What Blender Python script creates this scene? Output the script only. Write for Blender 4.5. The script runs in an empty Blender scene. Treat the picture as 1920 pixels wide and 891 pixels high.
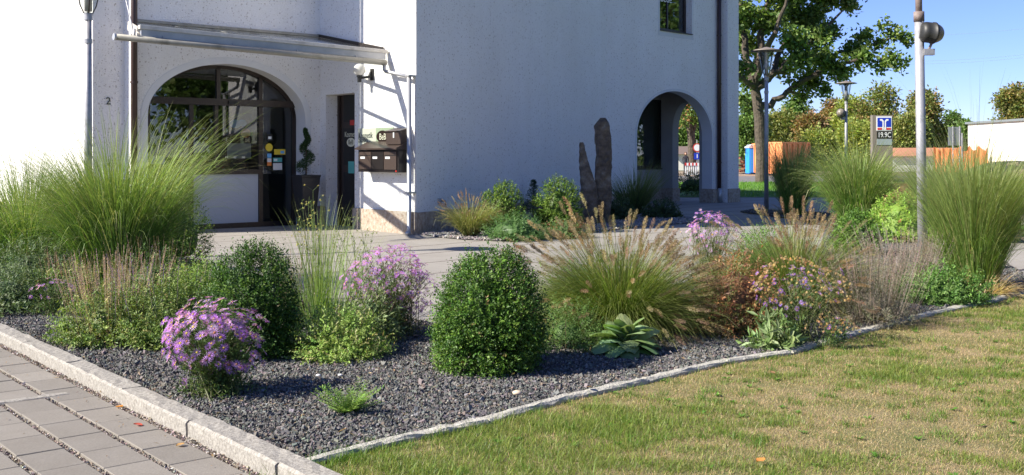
import bpy, math
import numpy as np
from mathutils import Vector
S = bpy.context.scene
COL = S.collection
# ------------------------------------------------------------------ camera
EYE, F, HZ = 1.45, 2000.0, 291.0          # eye height (m), focal length and horizon in photo pixels
cam = bpy.data.cameras.new('camera'); co = bpy.data.objects.new('camera', cam); COL.objects.link(co)
co.location = (0, 0, EYE); co.rotation_euler = (math.radians(90), 0, 0)
cam.lens = F / 1920 * 36; cam.sensor_width = 36; cam.shift_y = -(445.5 - HZ) / 1920
cam.clip_start = 0.1; cam.clip_end = 3000
S.camera = co
# ------------------------------------------------------------------ light
SUN_DIR = Vector((0.945, 0.33, -0.74)).normalized()      # direction the light travels
sl = bpy.data.lights.new('sun', 'SUN'); so = bpy.data.objects.new('sun', sl); COL.objects.link(so)
sl.energy = 5.0; sl.angle = math.radians(0.53); sl.color = (1.0, 0.93, 0.82)
so.rotation_euler = SUN_DIR.to_track_quat('-Z', 'Y').to_euler(); so.location = (-20, -8, 20)
elev = math.asin(-SUN_DIR.z)
W = bpy.data.worlds.new('World'); S.world = W; W.use_nodes = True
wn = W.node_tree; bg = wn.nodes['Background']
sk = wn.nodes.new('ShaderNodeTexSky'); sk.sky_type = 'NISHITA'; sk.sun_disc = False
sk.sun_elevation = elev; sk.sun_rotation = math.atan2(-SUN_DIR.x, -SUN_DIR.y)
sk.air_density = 1.0; sk.dust_density = 0.0; sk.ozone_density = 4.0; sk.altitude = 1500
tint = wn.nodes.new('ShaderNodeMixRGB'); tint.blend_type = 'MULTIPLY'; tint.inputs[0].default_value = 1; tint.inputs[2].default_value = (0.73, 0.74, 1.05, 1)
wn.links.new(sk.outputs[0], tint.inputs[1]); wn.links.new(tint.outputs[0], bg.inputs[0]); bg.inputs[1].default_value = 0.08
S.view_settings.view_transform = 'Standard'; S.view_settings.look = 'None'
S.view_settings.gamma = 1; S.view_settings.exposure = 1.12
S.render.engine = 'CYCLES'

# ------------------------------------------------------------------ materials
M = {}
def _new(name):
    m = bpy.data.materials.new(name); m.use_nodes = True; M[name] = m
    nt = m.node_tree; b = nt.nodes['Principled BSDF']
    return m, nt, b
def plain(name, c, rough=0.6, metal=0.0, spec=0.5):
    m, nt, b = _new(name)
    b.inputs['Base Color'].default_value = (*c, 1); b.inputs['Roughness'].default_value = rough
    b.inputs['Metallic'].default_value = metal; b.inputs['Specular IOR Level'].default_value = spec
    return m
def N(nt, t, **kw):
    n = nt.nodes.new(t)
    for k, v in kw.items(): setattr(n, k, v)
    return n
def coords(nt, rotz=0.0, scale=(1, 1, 1)):
    tc = N(nt, 'ShaderNodeTexCoord'); mp = N(nt, 'ShaderNodeMapping')
    mp.inputs['Rotation'].default_value[2] = rotz; mp.inputs['Scale'].default_value = scale
    nt.links.new(tc.outputs['Object'], mp.inputs[0]); return mp.outputs[0]
def ramp(nt, fac, stops):
    r = N(nt, 'ShaderNodeValToRGB'); e = r.color_ramp.elements
    while len(e) < len(stops): e.new(0.5)
    for i, (p, c) in enumerate(stops): e[i].position = p; e[i].color = (*c, 1)
    nt.links.new(fac, r.inputs[0]); return r.outputs[0]
def noise(nt, vec, scale, detail=4, rough=0.55):
    n = N(nt, 'ShaderNodeTexNoise'); n.inputs['Scale'].default_value = scale
    n.inputs['Detail'].default_value = detail; n.inputs['Roughness'].default_value = rough
    nt.links.new(vec, n.inputs['Vector']); return n.outputs[0]
def bump(nt, b, h, strength=0.5, dist=0.01):
    n = N(nt, 'ShaderNodeBump'); n.inputs['Strength'].default_value = strength; n.inputs['Distance'].default_value = dist
    nt.links.new(h, n.inputs['Height']); nt.links.new(n.outputs[0], b.inputs['Normal']); return n
def mix(nt, fac, a, b, mode='MIX'):
    n = N(nt, 'ShaderNodeMixRGB', blend_type=mode)
    for i, v in ((0, fac), (1, a), (2, b)):
        if isinstance(v, (int, float)): n.inputs[i].default_value = v
        elif isinstance(v, tuple): n.inputs[i].default_value = (*v, 1)
        else: nt.links.new(v, n.inputs[i])
    return n.outputs[0]
def math_(nt, op, a, b=None, c=None):
    n = N(nt, 'ShaderNodeMath', operation=op)
    for i, v in enumerate((a, b, c)):
        if v is None: continue
        if isinstance(v, (int, float)): n.inputs[i].default_value = v
        else: nt.links.new(v, n.inputs[i])
    return n.outputs[0]
def mottled(name, c1, c2, scale=3, rough=0.8, bscale=60, bs=0.3, bd=0.01, c3=None, metal=0.0):
    m, nt, b = _new(name); v = coords(nt)
    f = noise(nt, v, scale, 6, 0.6)
    st = [(0.3, c1), (0.7, c2)] if c3 is None else [(0.3, c1), (0.5, c2), (0.7, c3)]
    nt.links.new(ramp(nt, f, st), b.inputs['Base Color'])
    bump(nt, b, noise(nt, v, bscale, 4), bs, bd)
    b.inputs['Roughness'].default_value = rough; b.inputs['Metallic'].default_value = metal
    return m
def leafmat(name, rough=0.5, trans=0.3, spec=0.4):
    m, nt, b = _new(name)
    a = N(nt, 'ShaderNodeAttribute', attribute_name='Col')
    nt.links.new(a.outputs['Color'], b.inputs['Base Color'])
    b.inputs['Roughness'].default_value = rough; b.inputs['Specular IOR Level'].default_value = spec
    if trans > 0:
        t = N(nt, 'ShaderNodeBsdfTranslucent'); mx = N(nt, 'ShaderNodeMixShader'); mx.inputs[0].default_value = trans
        tcol = mix(nt, 1.0, a.outputs['Color'], (1.25, 1.3, 0.6), 'MULTIPLY'); nt.links.new(tcol, t.inputs[0])
        nt.links.new(b.outputs[0], mx.inputs[1]); nt.links.new(t.outputs[0], mx.inputs[2])
        nt.links.new(mx.outputs[0], nt.nodes['Material Output'].inputs[0])
    return m
leafmat('leaf', 0.5, 0.3, 0.35); leafmat('box_leaf', 0.5, 0.25, 0.35); leafmat('blade', 0.45, 0.35, 0.35)
leafmat('petal', 0.6, 0.35, 0.2); leafmat('coloured', 0.85, 0.0, 0.25); leafmat('plume', 0.8, 0.35, 0.15)

def plaster():
    m, nt, b = _new('plaster'); v = coords(nt)
    n1 = noise(nt, v, 38, 6, 0.7); n2 = noise(nt, v, 0.45, 5, 0.6)
    vo = N(nt, 'ShaderNodeTexVoronoi'); vo.inputs['Scale'].default_value = 13; nt.links.new(v, vo.inputs['Vector'])
    vo2 = N(nt, 'ShaderNodeTexVoronoi'); vo2.inputs['Scale'].default_value = 22; nt.links.new(v, vo2.inputs['Vector'])
    def pits(vv, thr, keep):
        rnd = N(nt, 'ShaderNodeSeparateColor'); nt.links.new(vv.outputs['Color'], rnd.inputs[0])
        d = math_(nt, 'LESS_THAN', vv.outputs['Distance'], thr); k = math_(nt, 'GREATER_THAN', rnd.outputs[0], keep)
        return math_(nt, 'MULTIPLY', d, k)
    p = math_(nt, 'MAXIMUM', pits(vo, 0.2, 0.62), pits(vo2, 0.22, 0.5))
    # streaks of grime running down the face
    vs = coords(nt, 0, (2.2, 2.2, 0.14)); n3 = noise(nt, vs, 1.1, 5, 0.6)
    gr = ramp(nt, n3, [(0.35, (0.90, 0.885, 0.86)), (0.8, (0.86, 0.84, 0.80))])
    base = mix(nt, ramp(nt, n2, [(0.35, (0, 0, 0)), (0.75, (0.5, 0.5, 0.5))]), gr, (0.74, 0.71, 0.66))
    g2 = ramp(nt, n1, [(0.3, (0.90, 0.89, 0.87)), (0.6, (1, 1, 1))])
    base = mix(nt, 1.0, base, g2, 'MULTIPLY')
    pf = math_(nt, 'MULTIPLY', p, 0.5)
    nt.links.new(mix(nt, pf, base, (0.30, 0.23, 0.17)), b.inputs['Base Color'])
    h = math_(nt, 'SUBTRACT', n1, math_(nt, 'MULTIPLY', p, 0.5))
    bump(nt, b, h, 0.9, 0.022); b.inputs['Roughness'].default_value = 0.9; b.inputs['Specular IOR Level'].default_value = 0.2
plaster()
mottled('smooth_plaster', (0.62, 0.62, 0.62), (0.7, 0.7, 0.69), 2, 0.85, 90, 0.15, 0.004)
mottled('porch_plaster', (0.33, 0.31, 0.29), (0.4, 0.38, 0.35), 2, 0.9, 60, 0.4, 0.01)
mottled('plinth_stone', (0.24, 0.17, 0.12), (0.38, 0.31, 0.24), 14, 0.9, 45, 0.8, 0.02, (0.47, 0.42, 0.35))
mottled('granite', (0.17, 0.155, 0.13), (0.28, 0.26, 0.225), 60, 0.85, 80, 0.7, 0.006, (0.38, 0.36, 0.31))
mottled('edging_stone', (0.28, 0.265, 0.225), (0.42, 0.40, 0.34), 30, 0.9, 60, 0.9, 0.012, (0.5, 0.48, 0.42))
mottled('asphalt', (0.13, 0.125, 0.12), (0.17, 0.165, 0.16), 2, 0.9, 120, 0.3, 0.004)
mottled('earth', (0.20, 0.15, 0.10), (0.33, 0.26, 0.18), 1.5, 0.95, 7, 0.9, 0.08)
mottled('field', (0.05, 0.10, 0.02), (0.12, 0.15, 0.04), 0.6, 0.95, 20, 0.8, 0.05, (0.2, 0.19, 0.09))
mottled('far_lawn', (0.07, 0.17, 0.02), (0.12, 0.22, 0.04), 2, 0.95, 40, 0.8, 0.03)
mottled('rock', (0.045, 0.038, 0.03), (0.12, 0.095, 0.07), 6, 0.9, 22, 1.0, 0.035, (0.22, 0.20, 0.16))
mottled('bark', (0.045, 0.036, 0.027), (0.12, 0.095, 0.07), 7, 0.95, 9, 1.0, 0.05)
mottled('grit', (0.07, 0.06, 0.055), (0.34, 0.29, 0.24), 90, 0.95, 120, 1.0, 0.012, (0.14, 0.12, 0.1))
mottled('mulch', (0.05, 0.045, 0.045), (0.13, 0.125, 0.13), 45, 0.95, 60, 1.0, 0.015)
mottled('galvanised', (0.24, 0.24, 0.25), (0.36, 0.36, 0.37), 9, 0.5, 60, 0.2, 0.003, (0.42, 0.41, 0.41), 0.35)
plain('drum', (0.022, 0.022, 0.02), 0.5); mottled('dome', (0.13, 0.11, 0.09), (0.28, 0.25, 0.2), 14, 0.4, 60, 0.2, 0.004)
mottled('rusty_metal', (0.12, 0.07, 0.05), (0.3, 0.26, 0.24), 9, 0.7, 40, 0.4, 0.004, None, 0.2)
mottled('zinc', (0.34, 0.35, 0.36), (0.48, 0.48, 0.48), 3, 0.45, 30, 0.1, 0.003, None, 0.5)
mottled('beam_paint', (0.45, 0.42, 0.36), (0.66, 0.62, 0.54), 3.0, 0.6, 40, 0.15, 0.003, (0.5, 0.46, 0.38))
mottled('tube_metal', (0.16, 0.155, 0.13), (0.3, 0.29, 0.25), 3, 0.5, 20, 0.1, 0.002, (0.24, 0.23, 0.2), 0.3)
plain('brown_pipe', (0.045, 0.022, 0.016), 0.4); plain('brown_frame', (0.026, 0.015, 0.011), 0.35)
plain('dark', (0.01, 0.01, 0.01), 0.5); plain('black_paint', (0.015, 0.014, 0.013), 0.4); plain('soil', (0.04, 0.03, 0.02), 0.95)
plain('white_paint', (0.78, 0.78, 0.76), 0.5); plain('pale_panel', (0.42, 0.44, 0.47), 0.5)
plain('opal_glass', (0.72, 0.70, 0.66), 0.15); plain('mail_brown', (0.075, 0.052, 0.042), 0.35); plain('mail_dark', (0.018, 0.013, 0.011), 0.4)
plain('sign_cream', (0.55, 0.56, 0.44), 0.4); plain('sign_green', (0.33, 0.40, 0.26), 0.4); plain('lettering_dark', (0.02, 0.03, 0.03), 0.5)
plain('lettering_white', (0.8, 0.8, 0.78), 0.5); plain('lettering_cream', (0.7, 0.68, 0.5), 0.5)
plain('sign_blue', (0.015, 0.04, 0.42), 0.35); plain('sign_red', (0.55, 0.04, 0.03), 0.4); plain('sign_orange', (0.7, 0.22, 0.05), 0.4)
plain('pylon_grey', (0.20, 0.17, 0.14), 0.5); plain('pylon_panel', (0.28, 0.33, 0.33), 0.4)
plain('yellow', (0.75, 0.55, 0.04), 0.5); plain('sky_blue', (0.15, 0.4, 0.7), 0.5); plain('teal', (0.1, 0.4, 0.36), 0.5)
plain('toilet_blue', (0.02, 0.28, 0.85), 0.4); plain('grey_plastic', (0.6, 0.62, 0.64), 0.5)
mottled('orange_steel', (0.78, 0.27, 0.09), (0.86, 0.35, 0.13), 1.5, 0.6, 20, 0.2, 0.01)
plain('pot', (0.022, 0.022, 0.025), 0.45); plain('interior', (0.12, 0.11, 0.10), 0.9); plain('interior_floor', (0.1, 0.09, 0.08), 0.6)
plain('dark_fabric', (0.03, 0.028, 0.04), 0.9); plain('skin', (0.5, 0.3, 0.2), 0.6); plain('hair', (0.09, 0.04, 0.02), 0.7)
plain('roof_tile', (0.45, 0.2, 0.12), 0.8); plain('roof_brown', (0.16, 0.12, 0.1), 0.8); plain('cream_wall', (0.78, 0.74, 0.66), 0.9)
plain('rust_mesh', (0.75, 0.22, 0.08), 0.8); plain('sign_back', (0.27, 0.3, 0.3), 0.5, 0.4); plain('wire', (0.25, 0.3, 0.4), 0.5)
plain('pallet', (0.4, 0.27, 0.15), 0.9); plain('brick', (0.4, 0.16, 0.09), 0.9)

def glass(name, tint, ior, gl=(0.95, 0.97, 1.0), rough=0.0):
    m, nt, b = _new(name); nt.nodes.remove(b)
    tr = N(nt, 'ShaderNodeBsdfTransparent'); tr.inputs[0].default_value = (*tint, 1)
    g = N(nt, 'ShaderNodeBsdfGlossy'); g.inputs['Roughness'].default_value = rough; g.inputs[0].default_value = (*gl, 1)
    f0 = ((ior - 1) / (ior + 1)) ** 2 * 1.7; lw = N(nt, 'ShaderNodeLayerWeight'); lw.inputs[0].default_value = 0.5; fr = N(nt, 'ShaderNodeMath', operation='MULTIPLY_ADD'); nt.links.new(math_(nt, 'POWER', lw.outputs['Facing'], 5.0), fr.inputs[0]); fr.inputs[1].default_value = 1 - f0; fr.inputs[2].default_value = f0; mx = N(nt, 'ShaderNodeMixShader')
    nt.links.new(fr.outputs[0], mx.inputs[0]); nt.links.new(tr.outputs[0], mx.inputs[1]); nt.links.new(g.outputs[0], mx.inputs[2])
    nt.links.new(mx.outputs[0], nt.nodes['Material Output'].inputs[0])
glass('window_glass', (0.6, 0.65, 0.62), 1.6); glass('canopy_glass', (0.72, 0.76, 0.76), 1.5, rough=0.08); glass('lamp_glass', (0.85, 0.87, 0.85), 1.45)

def plaza_mat():
    m, nt, b = _new('plaza_slabs'); v = coords(nt, -math.atan2(0.727, 0.687))
    sp = N(nt, 'ShaderNodeSeparateXYZ'); nt.links.new(v, sp.inputs[0]); U, V = sp.outputs[0], sp.outputs[1]
    wob = math_(nt, 'MULTIPLY', noise(nt, v, 9, 3), 0.03)
    BW = 1.02
    vv = math_(nt, 'DIVIDE', math_(nt, 'ADD', V, wob), BW); row = math_(nt, 'FLOOR', vv); fr = math_(nt, 'FRACT', vv)
    j = math_(nt, 'LESS_THAN', math_(nt, 'ABSOLUTE', math_(nt, 'SUBTRACT', fr, 0.5)), 0.034)
    uu = math_(nt, 'FRACT', math_(nt, 'DIVIDE', math_(nt, 'ADD', U, math_(nt, 'MULTIPLY', row, 0.53)), 1.2))
    cj = math_(nt, 'LESS_THAN', math_(nt, 'ABSOLUTE', math_(nt, 'SUBTRACT', uu, 0.5)), 0.006)
    hj = math_(nt, 'LESS_THAN', math_(nt, 'ABSOLUTE', math_(nt, 'SUBTRACT', math_(nt, 'FRACT', math_(nt, 'MULTIPLY', vv, 2)), 0.02)), 0.012)
    slab = ramp(nt, noise(nt, v, 0.9, 6, 0.65), [(0.3, (0.255, 0.235, 0.205)), (0.7, (0.315, 0.293, 0.257))])
    fine = ramp(nt, noise(nt, v, 60, 3), [(0.3, (0.88, 0.88, 0.88)), (0.7, (1.06, 1.06, 1.06))])
    slab = mix(nt, 1.0, slab, fine, 'MULTIPLY')
    st = ramp(nt, noise(nt, v, 3.1, 5, 0.7), [(0.55, (0, 0, 0)), (0.8, (0.3, 0.3, 0.3))])
    slab = mix(nt, st, slab, (0.3, 0.27, 0.24))
    grit = ramp(nt, noise(nt, v, 55, 3), [(0.35, (0.05, 0.045, 0.04)), (0.65, (0.26, 0.22, 0.19))])
    c = mix(nt, math_(nt, 'MULTIPLY', math_(nt, 'MAXIMUM', cj, hj), 0.45), slab, (0.16, 0.14, 0.12)); c = mix(nt, j, c, grit)
    nt.links.new(c, b.inputs['Base Color']); b.inputs['Roughness'].default_value = 0.85
    h = math_(nt, 'SUBTRACT', math_(nt, 'MULTIPLY', noise(nt, v, 50, 4), 0.3), math_(nt, 'MAXIMUM', j, cj)); bump(nt, b, h, 0.6, 0.012)
plaza_mat()
def lawn_mat():
    m, nt, b = _new('lawn_soil'); v = coords(nt)
    f = noise(nt, v, 1.6, 6, 0.65)
    c = ramp(nt, f, [(0.35, (0.16, 0.18, 0.05)), (0.5, (0.27, 0.23, 0.10)), (0.65, (0.38, 0.29, 0.16))])
    c = mix(nt, 1.0, c, ramp(nt, noise(nt, v, 60, 4, 0.7), [(0.3, (0.5, 0.5, 0.5)), (0.7, (1.05, 1.05, 1.05))]), 'MULTIPLY')
    nt.links.new(c, b.inputs['Base Color']); b.inputs['Roughness'].default_value = 0.95; bump(nt, b, noise(nt, v, 80, 4), 1.0, 0.02)
lawn_mat()
def paver_mat():
    m, nt, b = _new('paver'); v = coords(nt)
    a = N(nt, 'ShaderNodeAttribute', attribute_name='Col')
    g = ramp(nt, noise(nt, v, 90, 4, 0.7), [(0.3, (0.86, 0.86, 0.86)), (0.7, (1.12, 1.12, 1.12))])
    g2 = ramp(nt, noise(nt, v, 4, 5, 0.7), [(0.35, (0.93, 0.92, 0.9)), (0.65, (1.04, 1.04, 1.04))])
    c = mix(nt, 1.0, mix(nt, 1.0, a.outputs['Color'], g, 'MULTIPLY'), g2, 'MULTIPLY'); nt.links.new(c, b.inputs['Base Color'])
    b.inputs['Roughness'].default_value = 0.85; bump(nt, b, noise(nt, v, 120, 3), 0.3, 0.004)
paver_mat()

# ------------------------------------------------------------------ mesh helpers
def nrm(a): a = np.asarray(a, float); return a / (np.linalg.norm(a, axis=-1, keepdims=True) + 1e-9)
class Geo:
    def __init__(s): s.V = []; s.F = []; s.C = []; s.n = 0
    def add(s, V, F, col=(0.5, 0.5, 0.5)):
        V = np.asarray(V, float).reshape(-1, 3)
        if isinstance(F, np.ndarray): F = [F]
        for f in F: s.F.append(np.asarray(f, int) + s.n)
        c = np.asarray(col, float)
        if c.ndim == 1: c = np.tile(c, (len(V), 1))
        s.V.append(V); s.C.append(c); s.n += len(V); return s
    def box(s, fr, a0, a1, h0, h1, d0, d1, col=(0.5,) * 3):
        P = [fr.pt(a, h, d) for d in (d0, d1) for h in (h0, h1) for a in (a0, a1)]
        return s.add(P, np.array([[0, 1, 3, 2], [4, 6, 7, 5], [0, 4, 5, 1], [2, 3, 7, 6], [0, 2, 6, 4], [1, 5, 7, 3]]), col)
    def cbox(s, c, sx, sy, sz, rz=0.0, col=(0.5,) * 3):       # box centred in plan on c, standing on c.z
        ca, sa = math.cos(rz), math.sin(rz)
        P = [(c[0] + x * ca - y * sa, c[1] + x * sa + y * ca, c[2] + z) for y in (-sy/2, sy/2) for z in (0, sz) for x in (-sx/2, sx/2)]
        return s.add(P, np.array([[0, 1, 3, 2], [4, 6, 7, 5], [0, 4, 5, 1], [2, 3, 7, 6], [0, 2, 6, 4], [1, 5, 7, 3]]), col)
    def tube(s, pts, r, sides=10, col=(0.5,) * 3, caps=True):
        pts = np.asarray(pts, float); K = len(pts); r = np.broadcast_to(np.asarray(r, float), (K,))
        t = nrm(np.gradient(pts, axis=0)); ref = np.array([0, 0, 1.0]) if abs(t[0][2]) < 0.9 else np.array([1.0, 0, 0])
        V = []
        for k in range(K):
            a = nrm(np.cross(t[k], ref)); b = np.cross(t[k], a)
            if k and np.dot(a, la) < 0: a, b = -a, -b
            la = a
            for j in range(sides):
                q = 2 * math.pi * j / sides; V.append(pts[k] + r[k] * (a * math.cos(q) + b * math.sin(q)))
        Fq = [[k * sides + j, k * sides + (j + 1) % sides, (k + 1) * sides + (j + 1) % sides, (k + 1) * sides + j] for k in range(K - 1) for j in range(sides)]
        F = [np.array(Fq)]
        if caps: F += [np.array([list(range(sides))[::-1]]), np.array([list(range((K - 1) * sides, K * sides))])]
        return s.add(V, F, col)
    def lathe(s, c, prof, sides=24, col=(0.5,) * 3, axis=(0, 0, 1)):
        c = np.asarray(c, float); ax = nrm(axis); ref = np.array([1.0, 0, 0]) if abs(ax[0]) < 0.9 else np.array([0, 1.0, 0])
        a = nrm(np.cross(ax, ref)); b = np.cross(ax, a); V = []
        for (r, z) in prof:
            for j in range(sides):
                q = 2 * math.pi * j / sides; V.append(c + ax * z + max(r, 1e-4) * (a * math.cos(q) + b * math.sin(q)))
        F = [[k * sides + j, k * sides + (j + 1) % sides, (k + 1) * sides + (j + 1) % sides, (k + 1) * sides + j] for k in range(len(prof) - 1) for j in range(sides)]
        return s.add(V, np.array(F), col)
    def prism(s, poly, z0, z1, col=(0.5,) * 3):
        n = len(poly); V = [(x, y, z0) for x, y in poly] + [(x, y, z1) for x, y in poly]
        return s.add(V, [np.array([list(range(n))[::-1]]), np.array([list(range(n, 2 * n))]), np.array([[i, (i + 1) % n, n + (i + 1) % n, n + i] for i in range(n)])], col)
    def leaves(s, pos, d, n, L, Wd, col):
        pos = np.asarray(pos, float); K = len(pos); d = nrm(d); sd = nrm(np.cross(d, n)); nn = np.cross(sd, d)
        L = np.broadcast_to(L, (K,))[:, None]; Wd = np.broadcast_to(Wd, (K,))[:, None]
        mid = pos + d * L * 0.45 + nn * L * 0.06
        V = np.stack([pos, mid + sd * Wd / 2, pos + d * L, mid - sd * Wd / 2], 1).reshape(-1, 3)
        F = np.arange(4 * K).reshape(K, 4); c = np.broadcast_to(np.asarray(col, float), (K, 3))
        return s.add(V, F, np.repeat(c, 4, 0))
    def ribbons(s, path, w, side, col):        # path (N,K,3), w (N,K), side (N,3)
        Nn, K, _ = path.shape; sd = nrm(side)[:, None, :] * (w / 2)[:, :, None]
        V = np.stack([path - sd, path + sd], 2).reshape(-1, 3)
        i = np.arange(Nn)[:, None] * 2 * K + np.arange(K - 1)[None] * 2; i = i.reshape(-1)
        F = np.stack([i, i + 1, i + 3, i + 2], 1)
        c = np.asarray(col, float)
        c = np.repeat(c, 2 * K, 0) if c.ndim == 2 else np.repeat(c.reshape(-1, 3), 2, 0)
        return s.add(V, F, c)
    def build(s, name, mat, parent=None, smooth=False, origin=None):
        V = np.concatenate(s.V); C = np.concatenate(s.C)
        o3 = np.zeros(3)
        if parent is not None:
            q = parent
            while q is not None: o3 = o3 + np.array(q.location); q = q.parent
        elif origin is not None: o3 = np.array(origin, float)
        V = V - o3
        me = bpy.data.meshes.new(name); me.vertices.add(len(V)); me.vertices.foreach_set('co', V.astype(np.float32).ravel())
        loops = np.concatenate([f.ravel() for f in s.F]); tot = np.concatenate([np.full(len(f), f.shape[1]) for f in s.F])
        st = np.concatenate([[0], np.cumsum(tot)[:-1]])
        me.loops.add(len(loops)); me.loops.foreach_set('vertex_index', loops.astype(np.int32))
        me.polygons.add(len(tot)); me.polygons.foreach_set('loop_start', st.astype(np.int32))
        me.polygons.foreach_set('use_smooth', np.full(len(tot), bool(smooth)))
        ca = me.color_attributes.new('Col', 'FLOAT_COLOR', 'POINT')
        ca.data.foreach_set('color', np.concatenate([C, np.ones((len(C), 1))], 1).astype(np.float32).ravel())
        me.update(calc_edges=True); me.validate()
        me.materials.append(M[mat] if isinstance(mat, str) else mat)
        o = bpy.data.objects.new(name, me); COL.objects.link(o)
        if parent is not None: o.parent = parent
        elif origin is not None: o.location = origin
        return o
def tag(o, label=None, cat=None, group=None, kind=None):
    for k, v in (('label', label), ('category', cat), ('group', group), ('kind', kind)):
        if v: o[k] = v
    return o
def thing(name, loc, label, cat, group=None):
    o = bpy.data.objects.new(name, None); o.empty_display_size = 0.2; COL.objects.link(o); o.location = tuple(float(v) for v in loc)
    return tag(o, label, cat, group)
def copy_thing(o, loc, label, rz=0.0, sc=(1, 1, 1), group=None):
    r = o.copy(); COL.objects.link(r); r.location = tuple(float(v) for v in loc); r.rotation_euler = (0, 0, rz); r.scale = sc; r['label'] = label
    if group: r['group'] = group
    for ch in [x for x in COL.objects if x.parent == o]:
        c = ch.copy(); COL.objects.link(c); c.parent = r
        for g in [x for x in COL.objects if x.parent == ch]:
            d = g.copy(); COL.objects.link(d); d.parent = c
    return r
def G(px, py, z=0.0):                                       # ground point seen at a photo pixel
    Y = F * (EYE - z) / (py - HZ); return np.array([(px - 960) * Y / F, Y, z])
def at(px, py, Y): return np.array([(px - 960) * Y / F, Y, EYE + (HZ - py) * Y / F])
class Frame:                                                # a vertical plane: s along it, h up, d outwards
    def __init__(s, O, u, n): s.O = np.array(O, float); s.u = nrm(np.array(u, float)); s.n = nrm(np.array(n, float))
    def pt(s, a, h, d=0.0): p = s.O + s.u * a + s.n * d; return (p[0], p[1], h)
    def s_at(s, px, d=0.0):
        k = (px - 960) / F; p = s.O + s.n * d
        return (k * p[1] - p[0]) / (s.u[0] - k * s.u[1])
    def hit(s, px, py, d=0.0):
        a = s.s_at(px, d); p = s.pt(a, 0, d); return a, EYE + (HZ - py) * p[1] / F
def text(body, fr, a, h, d, size, mat, parent, name='lettering', ax=1.0, align='LEFT', extrude=0.001, hgt=1.0):
    c = bpy.data.curves.new('t', 'FONT'); c.body = body; c.size = size; c.align_x = align; c.extrude = extrude
    o = bpy.data.objects.new('t', c); COL.objects.link(o); bpy.context.view_layer.update()
    me = bpy.data.meshes.new_from_object(o.evaluated_get(bpy.context.evaluated_depsgraph_get()))
    bpy.data.objects.remove(o); V = [v.co.copy() for v in me.vertices]; Fs = [list(p.vertices) for p in me.polygons]
    bpy.data.meshes.remove(me)
    W_ = [fr.pt(a + v.x * ax, h + v.y * hgt, d + v.z) for v in V]
    g = Geo(); g.V.append(np.array(W_)); g.C.append(np.full((len(V), 3), 0.5)); g.n = len(V)
    by = {}
    for f in Fs: by.setdefault(len(f), []).append(f)
    for k in by: g.F.append(np.array(by[k]))
    return g.build(name, mat, parent)
def lump(P, rng, freq=3.0, k=7):                            # smooth pseudo-noise in about -1..1
    P = np.asarray(P, float); out = np.zeros(len(P))
    for i in range(k):
        w = rng.normal(0, freq, P.shape[1]); out += np.sin(P @ w + rng.uniform(0, 6.28))
    return out / k * 1.6
def jit(rng, cols, n, s=0.18):
    cols = np.asarray([c for c, w in cols], float)[rng.choice(len(cols), n, p=np.array([w for c, w in cols]) / sum(w for c, w in cols))]
    return np.clip(cols * np.exp(rng.normal(0, s, (n, 1))) * (1 + rng.normal(0, 0.06, (n, 3))), 0.002, 1)
# ------------------------------------------------------------------ ground sheets
def sheet(name, poly, z, mat, kind='structure'):
    g = Geo(); g.add([(x, y, z) for x, y in poly], np.array([list(range(len(poly)))])); o = g.build(name, mat); o['kind'] = kind; return o
sheet('ground', [(-1500, -300), (1500, -300), (1500, 2500), (-1500, 2500)], -0.05, 'field')
sheet('plaza', [(-30, 6), (-12, 6), (-0.6, 6.2), (4, 9), (7.6, 10.2), (11, 13.2), (9, 18.5), (10.2, 25), (11, 36.5), (-10, 36.5), (-30, 36.5)], 0.0, 'plaza_slabs')
KD = nrm(np.array([-0.64, 0.77])); KN = np.array([-KD[1], KD[0]])     # along the kerb, and away from the bed
KN = np.array([-0.77, -0.64]) / np.linalg.norm([0.77, 0.64])
KO = G(485, 891)[:2]
kp = lambda a, b: KO + KD * a + KN * b
sheet('path', [tuple(kp(-5, -0.02)), tuple(kp(15, -0.02)), tuple(kp(15, 5)), tuple(kp(-5, 5))], 0.004, 'grit')
EDGE = [G(px, py, 0.05)[:2] for px, py in ((530, 868), (700, 824), (900, 781), (1060, 737), (1200, 707), (1350, 672), (1470, 655), (1620, 613), (1740, 583), (1850, 561), (1892, 549))]
BED = [tuple(p) for p in EDGE] + [(5.9, 12.0), (6.5, 14), (7.6, 17), (9.6, 20.5), (9.3, 24.5), (6.3, 28.0), (5.75, 26.9), (6.3, 24.2), (6.35, 22), (5.75, 19.7), (4.7, 16.2), (2.6, 13), (0.5, 9.6), (-0.6, 8.9), (-1.6, 10.2), (-3.4, 13.0), (-4.8, 15.2), (-7.4, 16.6)] + [tuple(kp(14, -0.12)), tuple(kp(7, -0.12)), tuple(kp(0.3, -0.12))]
sheet('flower_bed', BED, 0.024, 'mulch')
WBED = [(-1.64, 19.4), (-1.3, 18.75), (-0.8, 18.2), (0, 17.9), (.84, 18.5), (1.4, 19.8), (2.6, 21.5), (4.1, 23), (4.0, 25), (4.1, 29.9), (2.6, 28.65)]
sheet('wall_bed', WBED, 0.012, 'mulch')
LN = np.array([0.707, -0.707])
LAWN = [tuple(p + LN * 0.05) for p in EDGE] + [(9, 14.6), (16, 16), (16, 1), (2.5, 1)] + [tuple(kp(-1.3, -0.14))]
sheet('lawn', LAWN, 0.02, 'lawn_soil')
sheet('far_lawn', [(7.2, 36.5), (30, 36.5), (60, 55), (60, 57), (5, 57), (5, 36.5)], 0.01, 'far_lawn')
sheet('side_lawn', [(8.2, 16.5), (14, 14), (30, 14), (30, 30), (10.8, 30), (9.9, 20)], 0.01, 'far_lawn')
sheet('road', [(-40, 57), (120, 57), (120, 74), (-40, 74)], 0.0, 'asphalt')
sheet('site_ground', [(-40, 74.1), (120, 74.1), (120, 96), (-40, 96)], 0.0, 'earth')
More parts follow.
